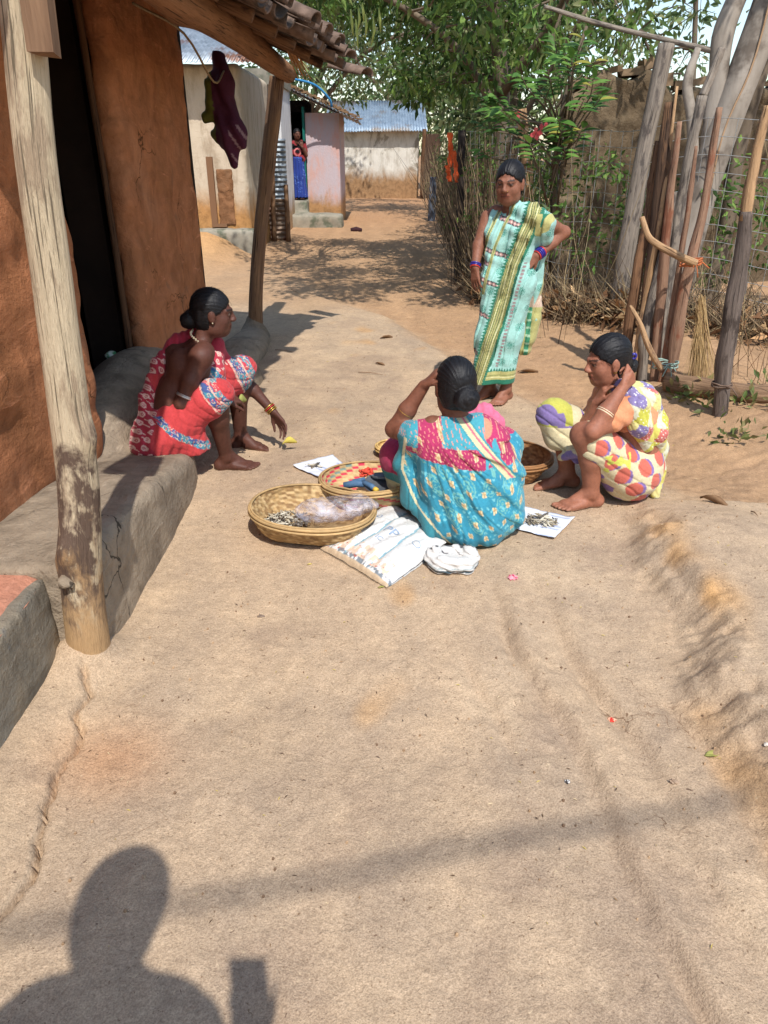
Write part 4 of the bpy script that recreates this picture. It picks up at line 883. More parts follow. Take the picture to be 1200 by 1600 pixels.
def hair(parent, c, Rm, s=1.0, bun=(0, -.105, -.035), br=(.045, .036, .042), grey=0, h=.0045):
    c = np.array(c, float); W = lambda *q: c + Rm @ (np.array(q)*s); e = .17*s
    S = SDF(c-e-.02, c+e+.02, h)
    S.ell(W(0, -.015, .029), A(.0785, .0975, .0915)*s, Rm, .01); S.ell(W(0, .022, -.03), A(.0665, .0725, .0885)*s, Rm, .03); S.ell(W(0, -.03, -.03), A(.066, .07, .07)*s, Rm, .03)
    n = Rm @ unit((0, .84, -.54)); X, Y, Z = S.ax[0][:, None, None], S.ax[1][None, :, None], S.ax[2][None, None, :]
    qx = [(X-c[0])*Rm[0, j]+(Y-c[1])*Rm[1, j]+(Z-c[2])*Rm[2, j] for j in range(3)]
    d = np.minimum(qx[1]*.62-qx[2]*.78-.004*s+.005*s*np.cos(np.clip(np.abs(qx[0])/(.06*s), 0, 1)*3.14)+.003*np.sin(qx[0]*260/s)+.002*np.sin(qx[2]*310/s), qx[1]+.014*s); S.blend((slice(None),)*3, (-d).astype(np.float32), .006, 'c')
    S.blend((slice(None),)*3, (qx[2]+.085*s).astype(np.float32)+0*S.D, .01, 'c')
    if bun is not None:
        S.ell(W(*bun), A(*br)*s, Rm, .012)
        bq = W(*bun)
        def sp(x, y, z):
            q = np.stack([x-bq[0], y-bq[1], z-bq[2]], 1) @ Rm; r = np.hypot(q[:, 0], q[:, 2]); m = np.exp(-((q[:, 1])/(.05*s))**2)*(np.linalg.norm(q, axis=1) < .06*s)
            return .0035*m*np.sin(np.arctan2(q[:, 2], q[:, 0])+r*190/s)
        S.near(sp, .03)
    def strand(x, y, z):
        q = np.stack([x-c[0], y-c[1], z-c[2]], 1) @ Rm; a = np.arctan2(q[:, 0], q[:, 2]+.02)
        return .0009*np.sin(a*44+2.0*np.sin(q[:, 1]*18)+1.6*noise(x, y, z, 30))+.0007*np.sin(a*95+3*noise(x, y, z, 25, 6))+.0006*noise(x, y, z, 60, 4) + .0025*np.exp(-(q[:, 0]/(.004*s))**2)*(q[:, 1] > -.01*s)*(q[:, 2] > .04*s)
    S.near(strand, .03); V, F = S.surf()
    q = (V-c) @ Rm; fl_ = np.stack([q[:, 1]*.5, np.arctan2(q[:, 0], q[:, 2]+.02)*.3, q[:, 2]*.02], 1)
    o = mesh('hair', V, F, M_hair, parent, True, None, {'flow': fl_})
    mb = MB(); up = V[(q[:, 2] > -.02*s)]
    for k in range(130):      # loose single hairs
        p0 = up[rnd.randrange(len(up))]; d0 = unit(p0-c); t0 = unit(np.cross(d0, rng.normal(size=3))); ln = rnd.uniform(.012, .04)
        mb.tube([p0-d0*.002, p0+d0*rnd.uniform(.002, .006)+t0*ln*.5-A(0, 0, .002), p0+d0*rnd.uniform(0, .009)+t0*ln-A(0, 0, .006)], [.0006, .0005, .0003], 3, False)
    mb.build('loose_hair', M_hair, parent); return o
def hand(S, wr, d, n, side, curl=(20, 25, 20), spread=6, s=1.0, thumb=(35, 20)):
    """wr wrist point, d wrist-to-finger direction, n palm normal; side=+1 when the thumb is on d x n"""
    wr = np.array(wr, float); d = unit(d); n = np.array(n, float); n = unit(n-d*(n@d)); t = np.cross(d, n)*side
    K = []
    for i, o_ in enumerate((.030, .010, -.010, -.029)):
        kn = wr+d*(.083-.004*abs(i-1.2))*s+t*o_*s; K.append(kn); S.cone(wr+t*o_*.55*s+d*.012*s, kn, .0125*s, .0105*s, .012)
    for i, kn in enumerate(K):
        ln = (.038, .043, .040, .031)[i]*s; a = R(spread)*(1.2-i*.8); cd = unit(d*math.cos(a)+t*math.sin(a)); p_ = kn; ang = 0; rr = .0082*s
        for j, l_ in enumerate((ln, ln*.66, ln*.55)):
            ang += R(curl[j]); dd = cd*math.cos(ang)+n*math.sin(ang); q = p_+dd*l_; S.cone(p_, q, rr, rr*.9, .004); p_ = q; rr *= .9
    b0 = wr+d*.018*s+t*.022*s; a = R(thumb[0]); d1 = unit(d*math.cos(a)+t*math.sin(a)+n*.35); q1 = b0+d1*.042*s; S.cone(b0, q1, .0125*s, .0100*s, .010)
    a = R(thumb[1]); d2 = unit(d*math.cos(a)+t*math.sin(a)+n*.35); q2 = q1+d2*.03*s; S.cone(q1, q2, .0098*s, .0085*s, .004); S.cone(q2, q2+unit(d2+n*.2)*.022*s, .0085*s, .007*s, .004)
def foot(S, ank, d, z0, inner, s=1.0):
    """ankle, toe direction, ground height, inner=+1 when the big toe is on the left of d"""
    d = unit((d[0], d[1], 0)); t = A(-d[1], d[0], 0)*inner; a = np.array(ank, float); g = A(a[0], a[1], z0)
    hl_ = g-d*.036*s+A(0, 0, .028*s); S.ell(hl_, A(.034, .034, .03)*s, None, .02); S.cone(a, hl_, .032*s, .028*s, .02)
    S.cone(a+d*.01*s, g+d*.075*s+t*.012*s+A(0, 0, .034*s), .032*s, .026*s, .025)
    for o_, f_, r_ in ((.026, .125, .019), (.006, .122, .018), (-.014, .112, .016), (-.03, .1, .015)):
        S.cone(g+d*.04*s+t*o_*.6*s+A(0, 0, .028*s), g+d*f_*s+t*o_*s+A(0, 0, .017*s), .022*s, r_*s, .012)
    S.cone(hl_-A(0, 0, .006), g+d*.1*s-t*.026*s+A(0, 0, .015*s), .022*s, .014*s, .015)
    for i, (o_, f_, l_, r_) in enumerate(((.030, .135, .034, .0115), (.012, .140, .026, .0085), (-.003, .134, .024, .0082), (-.017, .124, .022, .008), (-.031, .112, .019, .0078))):
        p0 = g+d*f_*s+t*o_*s+A(0, 0, .014*s); S.cone(p0-d*.02*s, p0+d*l_*s+t*(o_*.12)*s-A(0, 0, .004*s), r_*s*1.05, r_*s, .004)
def body_obj(name, S, parent, base, faces=(), extra=None, mat=None):
    V, F = S.surf(); col = np.tile(np.array(base), (len(V), 1)).astype(float)
    col *= (1+.10*noise(V[:, 0], V[:, 1], V[:, 2], 14))[:, None]
    for c, Rm, s in faces: facecol(V, col, c, Rm, s, base)
    if extra: extra(V, col)
    return mesh(name, V, F, M_skin, parent, True, col)
def clothmat(name, rough=.8, spec=.2, bs=.35):
    m, nt, b = newmat(name, rough, spec); p = coords(nt); vc = nt.nodes.new('ShaderNodeVertexColor'); vc.layer_name = 'Col'
    c_ = mixc(nt, 1.0, vc.outputs[0], ramp(nt, tex(nt, p, 90, 4, .6), [(.3, (.86, .86, .86)), (.7, (1.1, 1.1, 1.1))]), 'MULTIPLY')
    nt.links.new(c_, b.inputs['Base Color']); b.inputs['Sheen Weight'].default_value = .12
    bump(nt, b, [(tex(nt, p, 26, 4, .55, dist=1.2), bs), (tex(nt, p, 420, 2, .5), .2)], .008); return m
M_sari = clothmat('sari_cloth')
def crease(ph, w=.3): return np.exp(-(1-np.cos(ph))/w)
def cloth(name, S, parent, colfn, folds=None, mat=None, label=None):
    if folds: S.near(folds, .04)
    V, F = S.surf(); cc = np.clip(colfn(V), 0, 1); gl = cc.mean(1, keepdims=True); cc = cc*.86+gl*.14
    o = mesh(name, V, F, mat or M_sari, parent, True, cc)
    if label: o['label'] = label
    return o
def ring(c, ax, r, rt, n=20):
    ax = unit(ax); u = unit(np.cross(ax, (0.3, .9, .2))); v_ = np.cross(ax, u); c = np.array(c, float)
    pts = [c+(u*math.cos(t)+v_*math.sin(t))*r for t in np.linspace(0, 2*math.pi, n+1)]
    return tube_vf(pts, rt, 5, False)
def bangles(parent, c, ax, items, name='bangle'):
    ax = unit(ax)
    for off, r, rt, mt in items: mesh(name, *ring(np.array(c)+ax*off, ax, r, rt), mt, parent)
M_gold = simple('brass', L(190, 150, 70), L(214, 176, 96), 20, .3, bstr=0, spec=.5, metal=.8)
M_silver = simple('silver', L(190, 186, 178), L(216, 212, 204), 20, .35, bstr=0, spec=.5, metal=.7)
M_bluegl = simple('blue_glass', L(40, 36, 120), L(60, 50, 150), 20, .25, bstr=0, spec=.5)
M_redgl = simple('red_glass', L(190, 50, 50), L(210, 70, 60), 20, .25, bstr=0, spec=.5)
M_pearl = simple('bead', L(214, 196, 160), L(230, 214, 184), 20, .4, bstr=0)
def hexdot(u, v, su, sv, r):
    """distance-like mask of dots on a staggered grid"""
    j = np.floor(v/sv); uu = u/su+.5*(j % 2); return np.hypot((uu-np.floor(uu)-.5)*su, (v/sv-j-.5)*sv) < r
def cell(u, v, su, sv):
    j = np.floor(v/sv); uu = u/su+.5*(j % 2); i = np.floor(uu); return (uu-i-.5)*su, (v/sv-j-.5)*sv, i, j
def hsh(i, j): return np.modf(np.abs(np.sin(i*12.9898+j*78.233)*43758.5453))[0]
# ---------------------------------------------------------------- seated woman in red on the ledge
def woman_red():
    base = L(88, 54, 43); z0 = gz1(-.82, 3.7)
    root = empty('person', (-1.0, 3.7, 0), 'woman in red floral sari seated on the clay ledge reaching down', 'person')
    S = SDF((-1.45, 3.3, -.05), (-.42, 4.2, 1.0), .0052)
    pel, wai, che, nk = A(-1.12, 3.64, .28), A(-1.08, 3.66, .42), A(-1.0, 3.69, .555), A(-.925, 3.715, .665)
    lf = A(-.43, .9, 0)
    for sg in (-1, 1):
        S.cone(pel+lf*.06*sg, wai+lf*.05*sg, .115, .088, .05); S.cone(wai+lf*.05*sg, che+lf*.06*sg, .085, .09, .05)
        S.cone(che+lf*.07*sg, nk+lf*.1*sg-A(.01, 0, .02), .085, .052, .05); S.ell(che+lf*.06*sg+A(-.045, -.02, .03), (.05, .05, .075), None, .04)
    S.cone(nk-A(.02, 0, .03), A(-.885, 3.73, .745), .052, .044, .04)
    hc = A(-.855, 3.742, .812); HR = frame((.97, .16, -.12)); head(S, hc, HR, 1.03)
    rs, re, rw = A(-.895, 3.575, .632), A(-1.0, 3.51, .412), A(-.825, 3.665, .388)
    S.ell(rs, (.055, .055, .055), None, .04); S.chain([rs, (rs+re)/2+A(-.005, -.004, 0), re, (re*.6+rw*.4), rw], [.047, .042, .035, .034, .024], .02)
    hand(S, rw, (.72, .65, -.18), (.1, .5, -.9), -1, (35, 45, 35), 3, .98)
    ls, le, lw = A(-.985, 3.86, .62), A(-.80, 4.03, .41), A(-.625, 3.965, .225)
    S.chain([ls, (ls+le)/2, le, (le*.6+lw*.4), lw], [.047, .041, .035, .033, .023], .02)
    hand(S, lw, (.55, -.12, -.82), (-.45, -.7, -.3), 1, (12, 24, 18), 6, .98, (30, 10))
    rk, ra = A(-.83, 3.575, .45), A(-.845, 3.675, z0+.075); lk, la = A(-.775, 3.95, .475), A(-.825, 3.995, z0+.075)
    for hp, kn, an, d_, inn in ((A(-1.1, 3.56, .26), rk, ra, (.98, .12), 1), (A(-1.14, 3.76, .26), lk, la, (.97, -.18), -1)):
        S.cone(hp, kn, .085, .058, .03); m_ = kn*.62+an*.38; S.chain([kn, m_+A(-.018, -.005, 0), an], [.055, .054, .034], .025); foot(S, an, d_, z0, inn, .98)
    def extra(V, col):
        sole = (V[:, 2] < z0+.012); col[sole] = col[sole]*.6+np.array(L(150, 112, 92))*.4
    body_obj('body', S, root, base, [(hc, HR, 1.03)], extra); hair(root, hc, HR, 1.03, (-.0, -.115, -.045), (.046, .04, .043))
    # ---- sari
    S = SDF((-1.5, 3.25, .0), (-.6, 4.2, .8), .0045)
    for sg, hp, kn in ((-1, A(-1.11, 3.56, .27), rk), (1, A(-1.14, 3.77, .27), lk)):
        S.cone(hp, kn-(kn-hp)*.12, .118, .088, .05); S.cone(kn-(kn-hp)*.2, kn+A(.006, 0, -.002), .09, .074, .03)
    S.cone(rk+A(-.035, .0, -.03), rk+A(-.075, .03, -.10), .066, .05, .04); S.cone(lk+A(-.02, -.005, -.03), lk+A(-.04, .01, -.15), .066, .052, .04)
    S.cone(A(-1.0, 3.52, .3), A(-.93, 3.57, .17), .06, .035, .06); S.cone(A(-1.05, 3.5, .25), A(-.96, 3.53, .16), .07, .03, .05)
    S.ell((-1.13, 3.6, .235), (.165, .2, .1), None, .05); S.ell((-1.17, 3.5, .195), (.11, .1, .035), None, .05); S.cone(A(-1.2, 3.46, .2), A(-.96, 3.5, .165), .03, .025, .05)
    S.cone(A(-1.1, 3.7, .3), A(-1.08, 3.68, .39), .13, .105, .05)
    S.cone(A(-1.075, 3.57, .36), A(-1.085, 3.57, .40), .045, .04, .03)                       # blouse edge behind the elbow
    S.chain([A(-.95, 3.83, .70), A(-1.06, 3.765, .66), A(-1.14, 3.685, .555), A(-1.19, 3.605, .415), A(-1.2, 3.55, .3), A(-1.235, 3.5, .2)], [.034, .036, .042, .044, .05, .045], .03)
    S.chain([A(-.95, 3.83, .70), A(-.885, 3.82, .63), A(-.895, 3.72, .5), A(-.95, 3.62, .41)], [.034, .05, .07, .06], .03)
    S.chain([A(-.88, 3.84, .62), A(-.84, 3.86, .5), A(-.87, 3.84, .38)], [.035, .05, .06], .03)
    S.plane((0, 0, .15), (0, 0, -1), .005)
    def folds(x, y, z):
        th = np.clip((x+1.12)/.3, 0, 1)
        return (.005*(crease((z*.8+x*.75-y*.5)*140+3.6*noise(x, y, z, 9), .2)-.2)+.003*(crease((z*.5-x*.9)*120+3*noise(x, y, z, 8, 4), .2)-.2))*sm(.62, .5, z)*th + .004*np.sin((x*1.1+y*.8-z*.25)*120+2*noise(x, y, z, 10))*(1-th) + .004*noise(x, y, z, 26, 3)
    def colr(V):
        x, y, z = V.T; n = len(V); c = np.tile(np.array(L(192, 42, 44)), (n, 1)); c2 = np.array(L(176, 26, 52))
        dk = np.minimum(np.linalg.norm(V-rk, axis=1), np.linalg.norm(V-lk, axis=1)); back = sm(-1.08, -1.13, x)
        xw = x+.05*noise(x, y, z, 7)+.18*(z-.25); pal = (xw < -1.12) | (z > .53); c[pal] = c2
        wn = .012*noise(x, y, z, 24); u, v_, i, j = cell(x+y*.7+wn, z+y*.3-wn, .05, .045); fl = (np.abs(np.hypot(u, v_)-.012) < .004) | (np.hypot(u, v_) < .004) | ((np.abs(u*.7+v_) < .003) & (hsh(i, j) > .4)); m = fl & pal & (z < .62) & (noise(x, y, z, 8) > -.2); c[m] = L(222, 176, 160)
        hr_, hl2 = A(-1.11, 3.56, .27), A(-1.14, 3.77, .27)
        sR = ((V-hr_) @ (rk-hr_))/((rk-hr_)@(rk-hr_)); sL = ((V-hl2) @ (lk-hl2))/((lk-hl2)@(lk-hl2)); sA = np.where(y < 3.76, sR, sL)+.03*noise(x, y, z, 12)
        bw = ((sA > .88) & (sA < 1.12) & (x > -.95) & (z > .26) & (z < .555)) | ((np.abs((x+1.0)*.8-(z-.28)*-1.0+.02) < .022) & (y < 3.56) & (z < .36))
        wn = .014*noise(x, y, z, 30, 5); u, v_, i, j = cell(x*1.0+y+wn, z-wn, .036, .03); r = np.hypot(u, v_)*(1+.5*noise(x, y, z, 70)); q = c[bw]; hh = hsh(i, j)[bw]; rr_ = r[bw]
        q[:] = L(58, 132, 150); q[hh > .55] = L(60, 84, 140); q[hh > .8] = L(190, 40, 60); q[(rr_ > .0085) & (rr_ < .0115)] = L(206, 176, 150); q[rr_ < .004] = L(220, 60, 60); c[bw] = q
        ln = (np.abs(sA-.88) < .012) | (np.abs(sA-1.02) < .010); c[ln & (x > -.95) & (z > .26) & (z < .555)] = L(222, 170, 150)
        st = (np.sin((z+x*.5)*260) > .93) & ~pal & ~bw; c[st] = np.array(L(188, 40, 44))
        hem = (z < .165) & (x < -1.1); c[hem] = L(214, 178, 150)
        return c
    cloth('sari', S, root, colr, folds)
    bangles(root, le*.0+lw, (lw-le), [(-.004, .030, .0035, M_gold), (-.014, .031, .0035, M_gold), (-.024, .032, .003, M_redgl), (-.033, .033, .0035, M_gold)])
    bangles(root, re+(rs-re)*.16, (rs-re), [(0, .042, .005, M_silver), (.008, .041, .003, M_silver)], 'armlet')
    pts = spline([nk+A(-.045, .05, .06), nk+A(-.03, -.055, .055), nk+A(.025, -.062, .0), nk+A(.05, -.03, -.07), nk+A(.055, .0, -.14)], 26); mb = MB()
    for q in pts: mb.tube([q-A(0, 0, .005), q+A(0, 0, .005)], .0045, 5)
    mb.build('bead_necklace', M_pearl, root)
    mesh('ear_stud', *ring(hc+HR @ A(.078, .003, -.034), (1, 0, 0), .004, .003, 8), M_pearl, root)
woman_red()
# ---------------------------------------------------------------- squatting woman in yellow patchwork
def woman_yellow():
    base = L(150, 98, 76); z0 = gz1(.92, 3.25)
    root = empty('person', (1.1, 3.33, 0), 'elderly woman in yellow patchwork sari squatting with hand behind her neck', 'person')
    S = SDF((.6, 2.9, -.06), (1.5, 3.65, .85), .0052)
    pel, wai, che, nk = A(1.2, 3.34, .15), A(1.2, 3.345, .28), A(1.165, 3.35, .41), A(1.105, 3.35, .535); lf = A(.03, -1, 0)
    for sg in (-1, 1):
        S.cone(pel+lf*.06*sg, wai+lf*.055*sg, .11, .09, .05); S.cone(wai+lf*.055*sg, che+lf*.06*sg, .09, .09, .05); S.cone(che+lf*.07*sg, nk+lf*.1*sg-A(0, 0, .02), .085, .05, .05)
    S.cone(nk-A(0, 0, .03), A(1.06, 3.35, .61), .05, .046, .04)
    hc = A(1.03, 3.35, .672); HR = frame((-.96, -.17, -.2)); head(S, hc, HR, 1.03)
    ls, le, lw = A(1.125, 3.205, .495), A(.93, 3.105, .415), A(1.055, 3.17, .592)
    S.ell(ls, (.05, .05, .05), None, .04); S.chain([ls, (ls+le)/2+A(0, 0, -.008), le, (le*.55+lw*.45), lw], [.05, .047, .036, .037, .025], .02)
    hand(S, lw, (.62, .42, .55), (-.5, .8, .1), 1, (55, 70, 50), 2, .95, (25, 5))
    rs, re, rw = A(1.09, 3.49, .49), A(.955, 3.36, .285), A(.99, 3.31, .48)
    S.chain([rs, (rs+re)/2, re, (re*.55+rw*.45), rw], [.048, .044, .035, .034, .024], .02); hand(S, rw, (.3, -.05, .9), (.9, 0, .1), -1, (30, 40, 30), 3, .92)
    lk, la = A(.912, 3.165, .375), A(.985, 3.19, z0+.075); rk, ra = A(.83, 3.42, .385), A(.925, 3.425, z0+.075)
    for hp, kn, an, d_, inn in ((A(1.16, 3.25, .15), lk, la, (-.97, -.22), -1), (A(1.16, 3.45, .15), rk, ra, (-.98, -.12), 1)):
        S.cone(hp, kn, .085, .06, .03); m_ = kn*.6+an*.4; S.chain([kn, m_+A(.022, 0, 0), an], [.057, .055, .036], .025); S.ell(kn+A(-.012, -.01, .005), (.042, .044, .042), None, .03); foot(S, an, d_, z0, inn, 1.0)
    def extra(V, col):
        sole = V[:, 2] < z0+.013; col[sole] = col[sole]*.5+np.array(L(176, 136, 112))*.5
    body_obj('body', S, root, base, [(hc, HR, 1.03)], extra); hair(root, hc, HR, 1.03, (0, -.108, -.05), (.035, .03, .035))
    # blouse
    S = SDF((.85, 2.95, .15), (1.45, 3.65, .62), .005)
    for sg in (-1, 1):
        S.cone(wai+lf*.055*sg, che+lf*.065*sg, .098, .103, .05); S.cone(che+lf*.07*sg, nk+lf*.1*sg-A(0, 0, .03), .097, .06, .04)
    S.cone(ls, ls+(le-ls)*.5, .06, .058, .03); S.cone(rs, rs+(re-rs)*.5, .06, .056, .03); S.plane((0, 0, .265), (0.1, 0, -1), .006); S.plane((0, 0, .545), (-.5, 0, 1), .02)
    cloth('blouse', S, root, lambda V: np.tile(np.array(L(212, 134, 84)), (len(V), 1)), lambda x, y, z: .003*np.sin(z*90+x*60+2*noise(x, y, z, 12)))
    # skirt of the sari: cream with red ovals
    S = SDF((.68, 2.95, -.02), (1.45, 3.7, .5), .0045)
    for hp, kn in ((A(1.17, 3.25, .16), lk), (A(1.17, 3.45, .16), rk)):
        S.cone(hp, kn-(kn-hp)*.25, .125, .088, .05)
    S.cone(lk-(lk-A(1.17, 3.25, .16))*.28, lk+A(.025, .0, -.005), .09, .070, .03); S.cone(rk+A(.06, 0, -.04), rk+A(-.01, 0, .0), .088, .078, .03); S.cone(rk, rk+A(.02, -.01, -.11), .078, .066, .03)
    S.ell((1.2, 3.34, .15), (.145, .2, .15), None, .06); S.cone(A(1.2, 3.34, .2), A(1.2, 3.345, .27), .15, .125, .05)
    S.cone(A(.93, 3.3, .2), A(.88, 3.36, .27), .02, .03, .04); S.cone(A(.91, 3.22, .27), A(.86, 3.33, .2), .022, .018, .03)
    S.ell(lk+A(-.055, -.02, -.02), (.055, .065, .085), None, .02, 'c')
    S.plane((0, 0, z0+.012), (0, 0, -1), .01)
    def colr(V):
        x, y, z = V.T; c = np.tile(np.array(L(206, 190, 146)), (len(V), 1)); u0 = x*1.0+y*.35+z*.15; u, v_, i, j = cell(u0+.02, z-.3*x, .115, .092); a = hsh(i, j)*.9-.2
        uu = u*np.cos(a)+v_*np.sin(a); vv = -u*np.sin(a)+v_*np.cos(a); e = (uu/.034)**2+(vv/.045)**2; e2 = ((uu-.01)/.036)**2+((vv+.012)/.045)**2
        near_ = (x > .95)
        c[(e2 < 1) & near_] = L(126, 98, 160); c[(e < 1) & near_] = L(200, 92, 70)
        kf = (x < .9) & (y > 3.3); yel = kf & (z > .33); c[yel] = L(184, 180, 60); u, v_, i, j = cell(x+y, z, .07, .06); c[kf & (hsh(i, j) > .45) & (z > .3)] = L(126, 104, 160); c[kf & (z < .35) & (z > .3)] = L(226, 208, 158)
        kn = (x < .95) & (y < 3.3); c[kn & (z < .27)] = L(126, 104, 160)
        w_ = (x > 1.0) & (x < 1.13) & (z > .2) & (z < .3) & (y < 3.22); c[w_ & (noise(x, y, z, 30) > .1)] = L(196, 196, 60)
        return c
    cloth('sari_skirt', S, root, colr, lambda x, y, z: .004*(crease((z*.9+x*.6)*110+3.5*noise(x, y, z, 9), .2)-.2)+.003*noise(x, y, z, 30, 3))
    # patchwork end of the sari over shoulder and back
    S = SDF((.95, 2.98, -.02), (1.52, 3.65, .65), .0045)
    S.chain([A(1.05, 3.42, .55), A(1.10, 3.27, .555), A(1.14, 3.19, .50), A(1.16, 3.17, .42), A(1.22, 3.2, .31)], [.03, .040, .054, .047, .028], .03)
    S.chain([A(1.1, 3.3, .55), A(1.22, 3.29, .50), A(1.29, 3.31, .38), A(1.325, 3.32, .25), A(1.335, 3.31, .13), A(1.325, 3.27, z0+.03)], [.033, .05, .045, .034, .03, .024], .035)
    S.chain([A(1.1, 3.42, .55), A(1.24, 3.42, .49), A(1.32, 3.42, .36), A(1.365, 3.40, .22), A(1.37, 3.38, .1)], [.03, .05, .045, .03, .018], .04)
    S.chain([A(1.15, 3.22, .45), A(1.27, 3.24, .36), A(1.3, 3.26, .27)], [.042, .04, .022], .04)
    S.plane((0, 0, z0+.01), (0, 0, -1), .01)
    def colp(V):
        x, y, z = V.T; u0 = z+.35*x; v0 = (x-.4*z)+.5*y; i = np.floor((u0+.01*noise(x, y, z, 12))/.07); j = np.floor((v0+.02*np.sin(i*3)+.01*noise(x, y, z, 14, 5))/.062); hh = hsh(i+3, j+7)
        pal = np.array([L(186, 182, 44), L(198, 186, 70), L(126, 112, 160), L(204, 202, 170), L(196, 96, 86), L(206, 196, 118)]); k_ = ((i*2+j*3+np.floor(hh*2)) % 6).astype(int); c = pal[k_]
        d = hexdot(u0, v0, .018, .016, .0022); c[d & ((k_ == 0) | (k_ == 2) | (k_ == 4))] = L(232, 230, 214)
        return c
    cloth('sari_drape', S, root, colp, lambda x, y, z: .007*(crease((x*.9+y*1.0+z*.35)*95+2.6*noise(x, y, z, 8), .2)-.2)+.004*(crease((x*.5-y*.9+z*.8)*130+3*noise(x, y, z, 11), .2)-.2)+.004*noise(x, y, z, 24, 2))
    bangles(root, le+(lw-le)*.42, lw-le, [(0, .040, .0035, M_pearl), (.009, .0395, .0035, M_pearl)]); bangles(root, re+(rw-re)*.3, rw-re, [(0, .04, .0035, M_gold)])
    mesh('ear_stud', *ring(hc+HR @ A(-.078, .003, -.034), (0, 1, 0), .005, .004, 8), M_gold, root)
    mesh('hair_clip', *ring(hc+HR @ A(-.03, -.11, .0), (0, 1, .3), .012, .007, 10), M_bluegl, root)
woman_yellow()
# ---------------------------------------------------------------- squatting woman seen from behind
def woman_teal():
    base = L(122, 78, 60); z0 = gz1(.35, 3.0)
    root = empty('person', (.36, 2.95, 0), 'woman in teal and magenta sari squatting with her back turned, hand on head', 'person')
    S = SDF((-.12, 2.6, -.05), (.85, 3.5, .85), .0052)
    pel, wai, che, nk = A(.39, 2.92, .14), A(.375, 2.93, .27), A(.335, 2.95, .40), A(.305, 2.965, .51); rt = A(.98, .15, 0)
    for sg in (-1, 1):
        S.cone(pel+rt*.07*sg, wai+rt*.06*sg, .11, .09, .05); S.cone(wai+rt*.06*sg, che+rt*.065*sg, .09, .088, .05); S.cone(che+rt*.075*sg, nk+rt*.1*sg-A(0, 0, .02), .08, .05, .05)
    S.cone(nk-A(0, 0, .03), A(.3, 2.98, .59), .052, .047, .04)
    hc = A(.297, 2.992, .655); HR = frame((-.2, .96, -.12)); head(S, hc, HR, 1.05)
    ls, le, lw = A(.14, 2.955, .455), A(.045, 3.05, .445), A(.168, 3.02, .648)
    S.chain([ls, (ls+le)/2, le, le*.55+lw*.45, lw], [.048, .044, .037, .036, .025], .02); hand(S, lw, (.62, -.12, .72), (.7, -.05, -.7), -1, (24, 32, 26), 6, 1.0, (35, 15))
    rs, re, rw = A(.455, 3.0, .45), A(.52, 3.14, .28), A(.43, 3.32, .24); S.chain([rs, re, rw], [.048, .037, .025], .02); hand(S, rw, (-.4, .8, -.3), (0, .2, -1), 1, (25, 30, 25), 4, .95)
    lk, rk = A(.07, 3.17, .27), A(.56, 3.27, .28); la, ra = A(.2, 3.2, z0+.075), A(.5, 3.22, z0+.075)
    for hp, kn, an, d_, inn in ((A(.33, 2.93, .15), lk, la, (-.3, .95), -1), (A(.46, 2.94, .15), rk, ra, (.3, .95), 1)):
        S.cone(hp, kn, .085, .058, .03); S.chain([kn, kn*.6+an*.4, an], [.055, .052, .034], .025); foot(S, an, d_, z0, inn, .98)
    body_obj('body', S, root, base, [(hc, HR, 1.05)]); hair(root, hc, HR, 1.06, (.016, -.108, -.038), (.05, .036, .046))
    # sari: skirt and the wide end spread over the whole back
    S = SDF((-.14, 2.62, -.02), (.82, 3.42, .62), .0042)
    S.cone(A(.33, 2.93, .16), lk, .12, .085, .06); S.cone(A(.46, 2.94, .16), rk, .13, .09, .06); S.cone(lk, A(.08, 3.2, .12), .085, .07, .04); S.cone(rk, A(.54, 3.25, .12), .085, .075, .04)
    S.ell((.395, 2.915, .13), (.185, .15, .14), None, .06)
    for sg, o_ in ((-1, -.035), (1, .0)):
        S.chain([A(.40, 2.90, .1)+rt*.12*sg, wai+rt*.12*sg+A(0, -.01, 0), che+rt*.115*sg+A(0, -.005, 0), nk+rt*(.125+o_*.3)*sg-A(0, 0, .055)], [.088, .092, .08, .048], .07)
    S.chain([A(.39, 2.87, .08), wai+A(0, -.03, 0), che+A(0, -.03, .0), nk+A(0, -.02, -.03)], [.125, .12, .1, .055], .07)
    S.cone(nk+A(-.09, -.012, -.038), nk+A(.1, .012, -.025), .056, .052, .04)
    S.chain([A(.535, 2.96, .16), A(.49, 2.99, .3), A(.455, 3.0, .42), A(.40, 3.02, .475)], [.072, .065, .055, .043], .05)
    S.cone(ls+A(.0, -.01, -.005), nk+A(-.09, -.01, -.05), .058, .05, .04); S.cone(ls, ls+(le-ls)*.3, .057, .054, .03)
    S.chain([A(.12, 2.97, .42), A(.1, 3.0, .3), A(.14, 2.95, .17), A(.22, 2.85, .06)], [.04, .047, .052, .045], .05)
    S.plane((0, 0, z0+.008), (0, 0, -1), .012)
    cn = A(.20, 2.9, .54)
    def folds(x, y, z):
        dx = x-.13; dz = .52-z; an = np.arctan2(dx, dz+.05); r = np.hypot(dx, dz)
        f = np.sin(an*26+2.0*noise(x, y, z, 6)+r*4)+.5*np.sin(an*47+2*noise(x, y, z, 9, 3)); amp = .0035+.010*sm(.1, .42, r)
        f2 = crease(an*30+3.4*noise(x, y, z, 6)+r*5, .18)+.7*crease(an*53+3.5*noise(x, y, z, 9, 3)+r*9, .18); return (amp*.5*f+amp*.75*(f2-.4)*(.3+.7*sm(-.4, .4, noise(x, y, z, 7, 8))))*sm(.5, .4, z)*(.4+.6*sm(3.15, 3.0, y)) + .003*noise(x, y, z, 26, 3)
